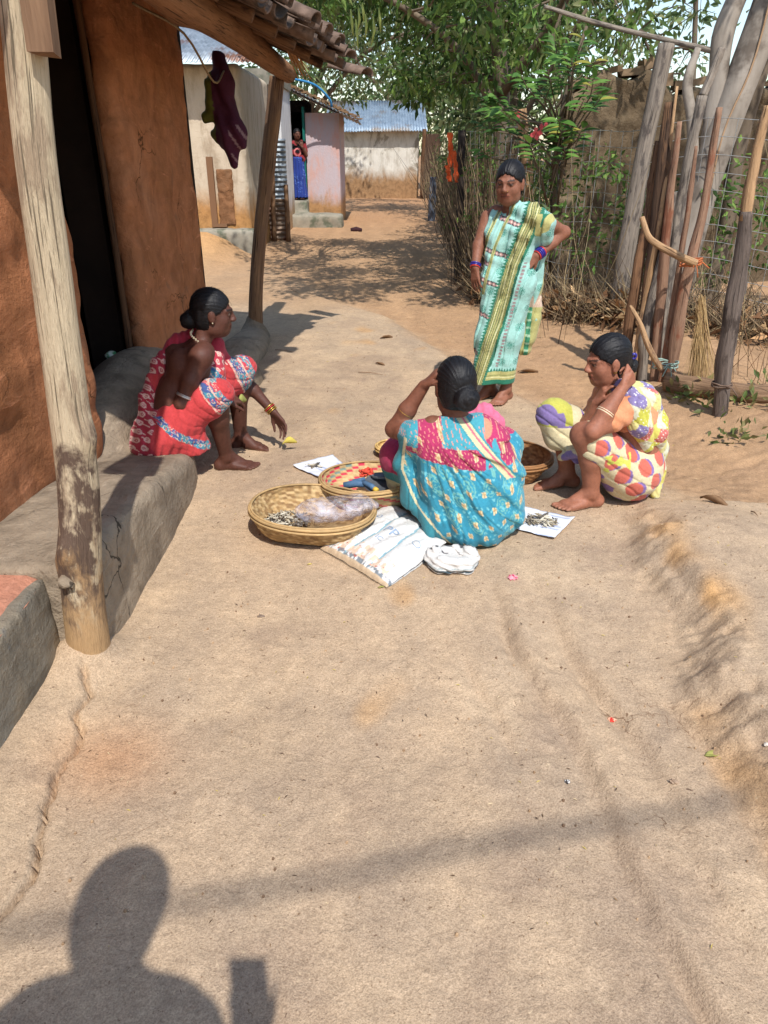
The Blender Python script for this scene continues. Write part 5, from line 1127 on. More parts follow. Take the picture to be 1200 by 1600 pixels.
    def colr(V):
        x, y, z = V.T; n = len(V); t = x-.30; u0 = (x-.3)+.25*(z-.3); v0 = z*.95-y*.6+.25*t
        teal = np.array(L(20, 138, 164)); c = teal*(1+.35*noise(x, y, z, 22)[:, None]*.5)
        w_ = noise(x, y, z, 75, 4) > .42; c[w_] = L(92, 176, 186)
        u, v_, i, j = cell(u0, v0, .088, .07); r = np.hypot(u, v_); on = hsh(i, j) > .35; pz = on & (np.sin(r*520+3*noise(x, y, z, 60)) > .1) & (r < .03) & (noise(x, y, z, 120, 5) > -.35); c[pz] = L(96, 168, 160)
        mag = (z > .395-.14*(x-.1)) ; mag &= (z > .36); c[mag] = np.array(L(176, 26, 88))*(1+.3*noise(x, y, z, 12)[mag, None]); c[mag & (noise(x, y, z, 10, 7) > .45)] = L(206, 60, 60)
        top = mag & (np.abs(x-.33) < .09) & (z > .44); c[top] = L(50, 150, 166); tl = mag & (x < .14) & (z > .42); c[tl] = L(40, 150, 166)
        u, v_, i, j = cell(u0+.02, v0+.015, .062, .056); g = (np.abs(u) < .009) & (np.abs(v_) < .010); c[g] = L(206, 184, 138); c[g & ((np.abs(u) < .002) | (np.abs(v_) < .002))] = L(176, 140, 90)
        dts = mag & hexdot(u0, v0, .014, .012, .0025); c[dts] = L(212, 130, 110)
        # border running over the right shoulder and down the left side
        s1 = (x-.30)*.80+(z-.50)*.72; rb = (z > .30) & (x > .3) & (np.abs(s1-.045+.0*y) < .024) & (y < 3.08); c[rb] = L(196, 186, 140); c[rb & (np.abs(s1-.045) > .017)] = L(40, 140, 150); c[rb & (np.abs(s1-.05) < .004)] = L(206, 90, 110)
        ledge = (x < np.interp(z, [0, .08, .16, .3, .45], [.30, .235, .15, .085, .095])+.0) & (y < 3.06) & (z < .46); c[ledge] = L(206, 194, 150)
        ledge2 = (x < np.interp(z, [0, .08, .16, .3, .45], [.30, .235, .15, .085, .095])-.012) & (z < .46) & (y < 3.1); c[ledge2] = L(38, 128, 140)
        kl = (x < .12) & (y > 3.06); c[kl] = L(170, 30, 80); dkn = np.linalg.norm(V-A(.07, 3.17, .2), axis=1); c[kl & (z < .22)] = L(60, 140, 140); c[kl & (z < .17)] = L(206, 196, 140)
        rs_ = (x > .42) & (z > .36) & ~rb; c[rs_ & (noise(x, y, z, 14, 2) > .35)] = L(50, 150, 166); c[rs_ & (noise(x, y, z, 16, 9) > .55)] = L(216, 130, 96)
        return c
    cloth('sari', S, root, colr, folds)
    S = SDF((.32, 2.95, .38), (.6, 3.25, .62), .005); S.chain([A(.38, 3.06, .51), A(.435, 3.06, .515), A(.48, 3.06, .47), A(.5, 3.06, .4)], [.035, .042, .042, .04], .02)
    cloth('blouse', S, root, lambda V: np.tile(np.array(L(216, 92, 128)), (len(V), 1)), lambda x, y, z: .002*np.sin(x*200))
    bangles(root, le+(lw-le)*.42, lw-le, [(0, .0385, .0035, M_gold)])
woman_teal()
# ---------------------------------------------------------------- standing woman in mint
def woman_mint():
    base = L(136, 90, 70); z0 = gz1(.78, 4.88)
    root = empty('person', (.78, 4.9, 0), 'woman in mint green sari standing with one hand on her hip', 'person')
    S = SDF((.4, 4.5, -.08), (1.3, 5.3, 1.55), .0054); f = unit((-.5, -.86, 0)); lf = A(.86, -.5, 0)
    pel, wai, che, nk = A(.80, 4.92, .80), A(.80, 4.915, .95), A(.795, 4.91, 1.09), A(.79, 4.92, 1.225)
    for sg in (-1, 1):
        S.cone(pel+lf*.06*sg, wai+lf*.045*sg, .085, .075, .05); S.cone(wai+lf*.045*sg, che+lf*.05*sg, .075, .08, .05); S.cone(che+lf*.06*sg, nk+lf*.1*sg-A(0, 0, .03), .075, .046, .05)
    S.cone(nk-A(0, 0, .03), A(.775, 4.895, 1.30), .05, .046, .04)
    hc = A(.760, 4.865, 1.368); HR = frame((-.42, -.86, -.16)); head(S, hc, HR, 1.08)
    ls, le, lw = A(.945, 4.84, 1.165), A(1.14, 4.96, 1.08), A(.955, 4.83, .955)
    S.ell(ls, (.05, .05, .05), None, .04); S.chain([ls, (ls+le)/2, le, le*.55+lw*.45, lw], [.047, .042, .036, .035, .025], .02); hand(S, lw, (-.62, -.12, -.5), (-.2, .8, -.2), 1, (14, 22, 18), 7, .97, (45, 30))
    rs, re, rw = A(.655, 4.985, 1.165), A(.60, 4.93, 1.0), A(.575, 4.85, .885)
    S.chain([rs, re, rw], [.046, .037, .025], .02); hand(S, rw, (.06, -.12, -1), (.6, .5, 0), -1, (12, 20, 18), 5, .97, (25, 8))
    for hp, kn, an, d_, inn in ((A(.86, 4.9, .8), A(.835, 4.87, .45), A(.835, 4.895, z0+.08), (-.55, -.8), -1), (A(.74, 4.95, .8), A(.715, 4.93, .45), A(.735, 4.97, z0+.08), (-.8, -.5), 1)):
        S.cone(hp, kn, .085, .058, .03); S.chain([kn, kn*.62+an*.38+A(.012, .02, 0), an], [.055, .052, .034], .025); foot(S, an, d_, z0, inn, 1.0)
    def extra(V, col):
        sole = V[:, 2] < z0+.012; col[sole] = col[sole]*.5+np.array(L(170, 130, 106))*.5
    body_obj('body', S, root, base, [(hc, HR, 1.08)], extra); hair(root, hc, HR, 1.08, (0, -.1, -.03), (.042, .036, .04))
    S = SDF((.45, 4.55, .05), (1.2, 5.3, 1.33), .0046)
    for sg in (-1, 1):
        S.chain([wai+lf*.055*sg+A(0, 0, -.02), A(.80, 4.92, .79)+lf*.075*sg, A(.775, 4.915, .45)+lf*.055*sg, A(.755, 4.915, .1)+lf*.045*sg], [.088, .096, .088, .088], .06)
        S.chain([wai+lf*.05*sg-A(0, 0, .02), che+lf*.055*sg, nk+lf*.1*sg-A(0, 0, .05)], [.088, .098, .055], .06)
    S.chain([A(.69, 4.87, 1.06), A(.685, 4.85, .8), A(.67, 4.845, .45), A(.655, 4.85, .1)], [.045, .055, .062, .068], .06)
    S.chain([nk+A(.02, -.05, .0), A(.9, 4.83, 1.195), A(.975, 4.84, 1.14), A(.995, 4.86, 1.06)], [.045, .06, .068, .05], .04)       # over the left shoulder and arm
    S.chain([A(.98, 4.87, 1.1), A(.985, 4.92, .95), A(.99, 4.95, .75), A(.99, 4.97, .55), A(.975, 4.97, .4)], [.055, .042, .036, .036, .034], .03)
    S.chain([A(.95, 5.0, .85), A(.965, 5.0, .6), A(.955, 5.0, .33)], [.03, .042, .045], .03); S.chain([A(.99, 4.95, .85), A(1.005, 4.97, .62), A(1.0, 4.97, .42)], [.02, .03, .03], .03)
    S.plane((0, 0, .135), (0, 0, -1), .006)
    S.cone(rs+A(-.03, .03, .02), re+A(-.04, 0, 0), .07, .05, .02, 'c')
    def ab(V): return (V-np.array([.79, 4.915, 0])) @ np.stack([lf, f], 1)
    def folds(x, y, z):
        a = (x-.79)*lf[0]+(y-4.915)*lf[1]; dg = a+.22*(1.2-z)
        return (.003*np.sin(dg*125+2.2*noise(x, y, z*.35, 7))+.012*(crease(dg*105+3.0*noise(x, y, z*.35, 6), .22)-.25))*sm(.12, .3, z) + .0035*np.sin((a*.35+z)*60+2*noise(x, y, z, 7))*sm(.85, .95, z)+.0025*noise(x, y, z, 26, 3)
    def colr(V):
        q = ab(V); a, fr = q[:, 0], q[:, 1]; x, y, z = V.T; n = len(V); mint = np.array(L(150, 202, 190)); c = np.tile(mint, (n, 1))
        a2 = a*.78+(x-.79)*.35                    # measured round the front
        u, v_, i, j = cell(a2+.02, z, .10, .115); r = np.hypot(u, v_)*.8; th = np.arctan2(v_, u); sun_ = ((r < .021) & (r > .011) & (np.cos(th*14) > -.1)) | (r < .005) | (np.abs(r-.0095) < .0018); c[sun_] = L(70, 148, 130)
        for zb, a0, a1 in ((1.175, -.06, .1), (1.0, -.16, .04), (.83, -.2, 0), (.62, -.2, -.03), (.37, -.22, -.07), (.93, -.2, -.1)):
            zz = z+.28*(a2-a0); bnd = (np.abs(zz-zb) < .015) & (a2 > a0) & (a2 < a1); uu = np.modf((a2+1)/.026)[0]; di = np.abs(uu-.5)*.026+np.abs(zz-zb); c[bnd] = L(150, 136, 128); c[bnd & (di < .010)] = L(196, 112, 110); c[bnd & (di < .005)] = L(226, 216, 196); c[bnd & (di > .0155)] = L(70, 64, 66)
        vb = (np.abs(a2-.115-.22*(z-.8)) < .010) & (z < .92); c[vb & (np.modf(z/.022)[0] > .3)] = L(150, 128, 126)
        GR, YE = np.array(L(30, 116, 88)), np.array(L(178, 172, 100))
        s_ = (a2-np.interp(z, [.1, .5, .9, 1.2], [-.145, -.035, .055, .17]))*.93
        front = (fr > -.06)
        teeth = front & (s_ < -.04) & (s_ > -.066+.022*np.abs(np.modf(z/.02)[0]-.5)*2); c[teeth] = GR
        bd = front & (np.abs(s_) < .040); c[bd] = YE; c[bd & (np.abs(np.abs(s_)-.012) < .003)] = L(96, 110, 62); c[bd & (np.abs(np.abs(s_)-.028) < .003)] = L(120, 126, 66); c[bd & (np.abs(s_) < .0025)] = L(110, 112, 74); c[bd & (np.abs(np.abs(s_)-.020) < .002)] = L(214, 210, 160); c[bd & (np.abs(np.abs(s_)-.037) < .002)] = L(80, 104, 70)
        c[front & (s_ > .040) & (s_ < .056)] = GR
        hm = (z < .255) & (s_ > .052); c[hm & (z > .23)] = mint; tz = hm & (z > .225) & (z < .225+.024*np.abs(np.modf(a2/.018+20)[0]-.5)*2); c[tz] = GR; c[hm & (z < .225)] = YE; c[hm & (np.abs(z-.2) < .004)] = L(110, 120, 66); c[hm & (np.abs(z-.185) < .003)] = L(226, 222, 160); c[hm & (z < .168)] = GR
        s2 = (a2-np.interp(z, [.7, 1.0, 1.25], [-.13, -.07, .03])); t2 = front & (np.abs(s2) < .011) & (z > .72); c[t2] = YE; c[t2 & (np.abs(s2) < .003)] = L(110, 130, 80)
        s3 = (a2-np.interp(z, [.7, 1.0, 1.25], [-.19, -.145, -.06])); t3 = front & (np.abs(s3) < .014) & (z > .85); c[t3] = YE; c[t3 & (np.abs(s3) < .004)] = GR
        sl_ = (x > .92) & (z > 1.02) & (z < 1.2) & (np.abs(np.linalg.norm(V-ls, axis=1)-.075) < .028); c[sl_] = YE; c[sl_ & (np.abs(np.linalg.norm(V-ls, axis=1)-.07) < .005)] = GR
        hg = (x > .91) & (y > 4.92) & (z < .95); c[hg] = L(60, 150, 110); st = hg & (np.sin(z*120) > .6); c[st] = L(170, 206, 170); c[hg & (x > .975)] = YE; c[hg & (x < .945)] = YE; c[hg & (z > .62) & (z < .7)] = L(206, 176, 150)
        return c
    cloth('sari', S, root, colr, folds)
    bangles(root, lw, lw-le, [(-.012, .032, .005, M_bluegl), (-.024, .033, .006, M_bluegl), (-.036, .034, .005, M_bluegl), (-.046, .035, .004, M_redgl), (.0, .031, .004, M_redgl)])
    bangles(root, rw, rw-re, [(-.006, .031, .005, M_bluegl), (-.016, .032, .005, M_bluegl), (.004, .030, .004, M_redgl)])
    mesh('nose_stud', *ring(hc+HR @ (A(-.016, .099, -.024)*1.08), (0, 1, 0), .003, .0022, 8), M_gold, root)
woman_mint()
# ---------------------------------------------------------------- far figure in the teal doorway
def woman_blue():
    x0, y0, z0 = -2.0, 18.95, .55
    root = empty('person', (x0, y0, z0), 'distant woman in red top and blue skirt standing in the teal doorway', 'person')
    S = SDF((x0-.4, y0-.4, z0-.03), (x0+.4, y0+.4, z0+1.55), .009); Q = lambda a, b_, c: A(x0+a, y0+b_, z0+c)
    for sg in (-1, 1):
        S.cone(Q(.07*sg, 0, .85), Q(.055*sg, 0, 1.0), .1, .085, .05); S.cone(Q(.055*sg, 0, 1.0), Q(.1*sg, 0, 1.2), .088, .055, .05); S.chain([Q(.07*sg, 0, .8), Q(.065*sg, 0, .45), Q(.065*sg, 0, .08)], [.08, .055, .035], .03); foot(S, Q(.065*sg, 0, .08), (.1*sg, -1), z0, -sg)
    S.cone(Q(0, 0, 1.2), Q(0, -.01, 1.3), .05, .045, .03); hc = Q(.01, -.02, 1.37); HR = frame((.35, -.9, -.1)); head(S, hc, HR, 1.03)
    S.chain([Q(.16, 0, 1.17), Q(.2, -.04, .93), Q(.13, -.17, 1.1)], [.046, .037, .026], .02); hand(S, Q(.13, -.17, 1.1), (-.1, -.1, 1), (-.3, .9, 0), 1, (25, 30, 20), 4)
    S.chain([Q(-.16, 0, 1.17), Q(-.19, .02, .93), Q(-.15, -.08, .72)], [.046, .037, .026], .02); hand(S, Q(-.15, -.08, .72), (.1, -.1, -1), (.9, 0, 0), 1, (15, 20, 15), 4)
    body_obj('body', S, root, L(104, 66, 52), [(hc, HR, 1.03)]); hair(root, hc, HR, 1.03, (0, -.1, -.03), (.04, .035, .04), h=.008)
    S = SDF((x0-.4, y0-.4, z0), (x0+.4, y0+.4, z0+1.3), .01)
    for sg in (-1, 1): S.cone(Q(.07*sg, 0, .86), Q(.055*sg, 0, 1.0), .112, .1, .05); S.cone(Q(.055*sg, 0, 1.0), Q(.1*sg, 0, 1.19), .1, .066, .05); S.cone(Q(.15*sg, 0, 1.17), Q(.185*sg, 0, 1.02), .06, .055, .03)
    S.plane(Q(0, 0, .8), (0, 0, -1), .01)
    def c1(V):
        c = np.tile(np.array(L(150, 30, 40)), (len(V), 1)); n_ = noise(V[:, 0], V[:, 1], V[:, 2], 16); c[n_ > .15] = L(26, 16, 20); r = np.hypot(V[:, 0]-x0-.01, V[:, 2]-z0-1.0); c[np.abs(r-.07) < .014] = L(216, 110, 110); return c
    cloth('top', S, root, c1)
    S = SDF((x0-.4, y0-.4, z0-.02), (x0+.4, y0+.4, z0+1.0), .01); S.chain([Q(0, 0, .86), Q(0, 0, .5), Q(.01, 0, .02)], [.145, .16, .19], .05); S.plane(Q(0, 0, .04), (0, 0, -1), .01); S.plane(Q(0, 0, .9), (0, 0, 1), .01)
    cloth('skirt', S, root, lambda V: np.where((noise(V[:, 0], V[:, 1], V[:, 2], 40) > .5)[:, None], np.array(L(70, 110, 190)), np.array(L(18, 52, 140))), lambda x, y, z: .01*np.sin(np.arctan2(y-y0, x-x0)*14+z*3))
woman_blue()
# ---------------------------------------------------------------- the photographer, who casts the shadow at the bottom of the picture
def photographer():
    x0, y0 = -.29, -.16
    root = empty('person', (x0, y0, 0), 'photographer in dark shirt and trousers holding up a phone', 'person')
    S = SDF((x0-.5, y0-.5, -.03), (x0+.6, y0+.5, 1.95), .011); Q = lambda a, b_, c: A(x0+a, y0+b_, c)
    for sg in (-1, 1):
        S.cone(Q(.09*sg, 0, .95), Q(.07*sg, 0, 1.1), .11, .1, .05); S.cone(Q(.07*sg, 0, 1.1), Q(.115*sg, 0.02, 1.45), .11, .065, .05); S.chain([Q(.1*sg, 0, .9), Q(.1*sg, .01, .5), Q(.1*sg, -.02, .09)], [.09, .062, .04], .03); foot(S, Q(.1*sg, -.02, .09), (.1*sg, 1), .005, sg, 1.15)
    S.cone(Q(0, .0, 1.45), Q(0, .03, 1.58), .06, .055, .03); S.cone(Q(0, .02, 1.53), Q(.14, .02, 1.45), .06, .06, .04); S.cone(Q(0, .02, 1.53), Q(-.14, .02, 1.45), .06, .06, .04); hc = Q(.005, .09, 1.70); HR = frame((.2, .95, -.2)); head(S, hc, HR, 1.14)
    S.chain([Q(.17, 0.02, 1.42), Q(.27, -.03, 1.17), Q(.285, .03, 1.36)], [.052, .042, .03], .03); hand(S, Q(.285, .03, 1.36), (-.1, .15, 1), (-.3, 1, 0), -1, (45, 50, 40), 2)
    S.chain([Q(-.17, 0.02, 1.42), Q(-.24, -.02, 1.14), Q(-.22, .06, .88)], [.055, .045, .032], .03); hand(S, Q(-.22, .06, .88), (0, .1, -1), (.9, 0, 0), 1, (15, 20, 15), 4)
    body_obj('body', S, root, L(110, 72, 56), [(hc, HR, 1.12)]); hair(root, hc, HR, 1.3, None, h=.009)
    S = SDF((x0-.5, y0-.5, .8), (x0+.6, y0+.4, 1.64), .012)
    for sg in (-1, 1): S.cone(Q(.09*sg, 0, .93), Q(.07*sg, 0, 1.1), .125, .12, .05); S.cone(Q(.07*sg, 0, 1.1), Q(.11*sg, .02, 1.45), .12, .07, .05)
    S.cone(Q(.165, 0.02, 1.42), Q(.22, -.01, 1.26), .065, .06, .03); S.cone(Q(-.165, 0.02, 1.42), Q(-.22, -.01, 1.24), .065, .06, .03)
    cloth('shirt', S, root, lambda V: np.tile(np.array(L(60, 66, 84)), (len(V), 1)))
    S = SDF((x0-.4, y0-.4, 0), (x0+.4, y0+.4, 1.05), .012)
    for sg in (-1, 1): S.chain([Q(.09*sg, 0, .95), Q(.1*sg, .01, .5), Q(.1*sg, -.02, .06)], [.12, .085, .075], .05)
    cloth('trousers', S, root, lambda V: np.tile(np.array(L(48, 46, 50)), (len(V), 1)))
    ph = empty('phone', (-.012, -.09, 1.47), 'black phone held up in the photographer\'s hand', 'phone'); mb = MB()
    mb.box((-.012, -.09, 1.475), (.038, .0045, .078)); mb.build('case', simple('black_glass', L(14, 14, 16), L(22, 22, 26), 5, .2, bstr=0), ph)
    mb = MB(); mb.box((-.012, -.0955, 1.475), (.035, .0006, .074)); mb.build('screen', simple('screen', L(30, 32, 36), L(40, 42, 46), 3, .1, bstr=0), ph)
photographer()
# ================================================================ baskets, sack, papers and litter
def lz(x, y, z=0.0):
    cx = (x-600)/1150; cy = (800-y)/1150; fy = .8988+cy*.4384; fz = -.4384+cy*.8988; s_ = (z-1.53)/fz; return A(cx*s_, fy*s_, z)
def canemat(name): return simple(name, (.84, .84, .84), (1.1, 1.08, 1.05), 45, .7, 160, .35, .25, col=True, dist=.003)
M_cane = canemat('woven_cane')
def basket(label, c, rx, ry, h, rot, cols, base=.62, NU=84, NV=20, tilt=(0, 0), rimcol=None, sq=5.0, patt=None, group='bamboo baskets of dried fish'):
    """woven bowl: squared foot, oval mouth; every strip crossing is raised or sunk"""
    c = np.array(c, float); root = empty('bamboo_basket', c, label, 'basket', group)
    Rt = np.array(Matrix.Rotation(tilt[0], 3, 'X') @ Matrix.Rotation(tilt[1], 3, 'Y') @ Matrix.Rotation(rot, 3, 'Z'))
    def P(u, v, off):
        th = 2*np.pi*u; k = np.where(v < .4, v/.4*base, base+(1-base)*((v-.4)/.6)**.85); n_ = sq+(2.15-sq)*np.clip((v-.4)/.6, 0, 1)
        r = k/((np.abs(np.cos(th))**n_+np.abs(np.sin(th))**n_)**(1/n_)); z = h*np.clip((v-.4)/.6, 0, 1)**1.25+.006
        nx = np.where(v > .4, .75, 0); nz = np.where(v > .4, -.5, -1)
        q = np.stack([rx*r*np.cos(th)+off*nx*np.cos(th), ry*r*np.sin(th)+off*nx*np.sin(th), z+off*nz*.6], -1)
        return q @ Rt.T + c
    sub = 2; nu, nv = NU*sub, NV*sub; U, Vv = np.meshgrid(np.arange(nu)/nu, np.arange(nv+1)/nv, indexing='ij')
    ci = np.floor(U*NU+1e-6).astype(int); cj = np.minimum(np.floor(Vv*NV+1e-6).astype(int), NV-1); fu = U*NU-ci; fv = Vv*NV-cj
    over = (((ci+2*cj)//2) % 2)*2-1; bul = np.where(over > 0, np.sin(np.pi*np.clip(fv, .04, .96)), np.sin(np.pi*np.clip(fu, .04, .96)))
    disp = .0028*over*bul; hh = hsh(ci+1.0, cj+5.0); pal = np.array(cols); col = pal[(hh*len(pal)*.999).astype(int)]*(.85+.3*hsh(ci*over+3.0, cj*1.0+9))[..., None]
    if patt: col = patt(ci, cj, over, col)
    V_ = []; C_ = []; F_ = []; ii = np.arange(nu*(nv+1)).reshape(nu, nv+1); nx_ = np.roll(ii, -1, 0)
    q = np.stack([ii[:, :-1], nx_[:, :-1], nx_[:, 1:], ii[:, 1:]], -1).reshape(-1, 4)
    V_ = np.concatenate([P(U, Vv, disp+.002).reshape(-1, 3), P(U, Vv, disp-.004).reshape(-1, 3)]); F_ = np.concatenate([q[:, ::-1], q+nu*(nv+1)])
    mesh('woven_bowl', V_, F_, M_cane, root, True, np.concatenate([col.reshape(-1, 3)]*2))
    rc = rimcol or cols[0]
    for k, (dz, rr) in enumerate(((0, .007), (-.014, .0055), (.004, .005))):
        us = np.linspace(0, 1, 73); p_ = P(us, np.full(73, 1.0+.0*us), np.full(73, (.006, .009, -.004)[k])) + np.array([0, 0, dz])
        v, f = tube_vf(p_, rr, 6, False); n = len(v); cc = np.tile(np.array(rc), (n, 1))*(.8+.4*hsh(np.arange(n)//18*1.0, 2.0+k))[:, None]; mesh('rim_band', v, f, M_cane, root, True, cc)
    mb = MB()
    for k in range(22):      # frayed cane ends
        u_ = rnd.random(); a = P(np.array([u_]), np.array([rnd.uniform(.8, 1.0)]), np.array([.008]))[0]; d = np.array([rnd.uniform(-1, 1), rnd.uniform(-1, 1), rnd.uniform(-.2, .8)])*rnd.uniform(.01, .035); mb.tube([a, a+d*.6, a+d+A(0, 0, -.003)], [.0016, .0013, .0006], 3, False, tuple(rc))
    mb.build('frayed_ends', M_cane, root, False, True)
    return root, P
def fishpile(name, c, rx, ry, h, n, label, parent=None, ln=(.03, .06), cols=None):
    cols = cols or [L(176, 166, 146), L(120, 110, 98), L(206, 198, 178), L(150, 136, 112), L(84, 78, 72)]; V_ = []; F_ = []; C_ = []
    for k in range(n):
        a = rnd.uniform(0, 6.28); q = math.sqrt(rnd.random()); x_, y_ = rx*q*math.cos(a), ry*q*math.sin(a); z_ = h*(1-q*q)*rnd.uniform(.4, 1)+.006
        l_ = rnd.uniform(*ln); th = rnd.uniform(0, 6.28); d = Vector((math.cos(th), math.sin(th), rnd.uniform(-.35, .35))); s_ = Vector((-math.sin(th), math.cos(th), 0)); p_ = Vector(c)+Vector((x_, y_, z_)); b_ = rnd.uniform(-.25, .25)*l_
        pts = [p_+d*l_*(t-.5)+s_*b_*(t-.5)**2*4 for t in (0, .15, .45, .8, .86, 1)]; v, f = tube_vf(pts, [.001, l_*.075, l_*.1, l_*.03, l_*.025, l_*.07], 4)
        o_ = len(V_); V_ += v; F_ += [tuple(o_+t for t in w_) for w_ in f]; C_ += [np.array(rnd.choice(cols))*rnd.uniform(.8, 1.15)]*len(v)
    o = mesh(name, V_, F_, simple('dried_fish', (.9, .9, .9), (1.1, 1.1, 1.1), 60, .6, 200, .3, .3, col=True), None, True, np.array(C_)); tag(o, label, 'fish', kind='stuff'); return o
G0 = lambda x_, y_: gz1(x_, y_)+.004
cane = [L(176, 146, 102), L(158, 128, 86), L(190, 162, 118), L(140, 110, 74)]
p1 = lz(488, 812, .06); B1, P1 = basket('bamboo basket with dried fish and a clear plastic bag', (p1[0], p1[1]+.01, G0(*p1[:2])), .275, .215, .115, -.15, cane, tilt=(.03, .02))
fishpile('dried_fish', (p1[0]-.12, p1[1]+.03, .03), .1, .075, .045, 150, 'heap of small dried fish in the basket with the plastic bag')
def patt2(ci, cj, over, col):
    m = (over > 0) & (((ci//4+cj//2) % 2) == 0) & (cj > 7); col = col.copy(); col[:] = col*.3+np.array(L(206, 178, 130))*.7; col[m] = L(196, 56, 78); col[(over > 0) & (((ci//2+cj) % 5) == 1) & (cj > 14)] = L(120, 140, 130); return col
p2 = lz(568, 768, .06); B2, P2 = basket('bamboo basket with red woven squares holding a balance', (p2[0]+.02, p2[1]+.0, G0(*p2[:2])), .225, .2, .12, .2, cane, patt=patt2, tilt=(-.02, .0))
p3 = lz(612, 706, .02); B3, P3 = basket('small shallow yellow basket with a little grain', (p3[0]+.01, p3[1], G0(*p3[:2])), .095, .085, .045, .3, [L(206, 172, 110), L(190, 152, 92)], NU=34, NV=9)
fishpile('grain', (p3[0]+.01, p3[1], .01), .055, .05, .015, 70, 'scattered brown grain in the small shallow basket', ln=(.014, .028), cols=[L(170, 122, 66), L(196, 150, 92)])
p4 = lz(800, 728, .06); B4, P4 = basket('worn brown basket of tiny dried fish between the squatting women', (p4[0]-.035, p4[1]+.03, G0(*p4[:2])), .235, .18, .115, -.3, [L(150, 108, 70), L(168, 124, 82), L(132, 92, 58)], tilt=(.05, .03))
fishpile('dried_fish', (p4[0]-.05, p4[1]+.04, .03), .12, .09, .035, 240, 'spread of tiny dried fish in the worn brown basket', ln=(.012, .03), cols=[L(206, 176, 130), L(180, 144, 98), L(222, 200, 160)])
# clear plastic bag
S = SDF(p1+A(-.15, -.25, -.05), p1+A(.35, .25, .3), .006); pb = p1+A(.07, -.005, .02)
S.ell(pb+A(0, 0, .035), (.13, .085, .04), None, .04); S.ell(pb+A(.1, -.01, .055), (.085, .06, .036), None, .04); S.ell(pb+A(-.06, -.05, .05), (.07, .05, .035), None, .04); S.cone(pb+A(.13, 0, .07), pb+A(.21, -.01, .055), .04, .015, .03)
S.near(lambda x, y, z: .009*np.abs(noise(x, y, z, 22))*1.6+.006*np.abs(noise(x, y, z, 48, 4))-.008, .04); V, F = S.surf()
m, nt, b = newmat('clear_plastic', .22, .6); b.inputs['Base Color'].default_value = (*L(222, 220, 230), 1); tr = nt.nodes.new('ShaderNodeBsdfTransparent'); tr.inputs[0].default_value = (.93, .92, .95, 1)
mx = nt.nodes.new('ShaderNodeMixShader'); nt.links.new(thr(nt, tex(nt, coords(nt), 11, 2, .5, dist=.8), .25, 1.15), mx.inputs[0]); nt.links.new(tr.outputs[0], mx.inputs[1]); nt.links.new(b.outputs[0], mx.inputs[2]); nt.links.new(mx.outputs[0], nt.nodes['Material Output'].inputs[0])
bump(nt, b, [(tex(nt, coords(nt), 24, 3, .5, dist=2.5), 1.0)], .02)
tag(mesh('plastic_bag', V, F, m, None), 'crumpled clear plastic bag lying in the fish basket', 'bag')
# hand balance: blue beam, two grey pans, red bundle
hb = empty('hand_balance', (p2[0], p2[1], .1), 'blue hand balance with grey metal pans lying in the basket', 'balance'); q = p2+A(-.09, -.055, .055)
M_blue = simple('blue_handle', L(62, 92, 124), L(90, 120, 148), 25, .55); M_pan = simple('grey_pan', L(96, 100, 106), L(130, 134, 138), 7, .45, metal=.5)
mb = MB(); mb.tube([q, q+A(.06, -.005, .015), q+A(.11, -.01, .012)], [.018, .02, .016], 8); mb.tube([q+A(.085, -.005, .02), q+A(.13, -.045, .018), q+A(.145, -.065, .012)], [.012, .014, .013], 8); mb.tube([q+A(.04, .01, .02), q+A(.1, .015, .028)], [.008, .01], 6); mb.build('beam', M_blue, hb, True)
mb = MB(); mb.tube([q+A(.145, -.065, .012), q+A(.158, -.08, .01)], [.014, .012], 8); mb.build('yellow_cap', simple('yellow_plastic', L(206, 170, 60), L(220, 186, 84), 9, .5), hb, True)
def pan(c, r, tl):
    v = []; f = []; N_ = 28
    for k, (rr, zz) in enumerate(((0.001, 0), (.55, .001), (.85, .006), (1, .018), (.97, .02), (.83, .009), (.5, .004), (.001, .003))):
        for i in range(N_): v.append(np.array(Matrix.Rotation(tl, 3, 'X') @ Vector((rr*r*math.cos(6.2832*i/N_), rr*r*math.sin(6.2832*i/N_), zz)))+np.array(c))
    for k in range(7):
        for i in range(N_): f.append((k*N_+i, k*N_+(i+1) % N_, (k+1)*N_+(i+1) % N_, (k+1)*N_+i))
    return mesh('pan', v, f, M_pan, hb)
pan(p2+A(.085, -.05, .05), .085, .2); pan(p2+A(.11, .02, .06), .08, -.25)
mb = MB()
for k in range(14): a = p2+A(.03+rnd.uniform(-.03, .03), .05+rnd.uniform(-.02, .02), .06+rnd.uniform(0, .03)); mb.tube([a, a+A(rnd.uniform(-.03, .03), rnd.uniform(-.02, .02), rnd.uniform(-.01, .02))], [.009, .007], 5)
tag(mb.build('red_thread', simple('red_thread', L(196, 60, 44), L(216, 90, 70), 20), None, True), 'knot of red thread beside the balance pans', 'thread')
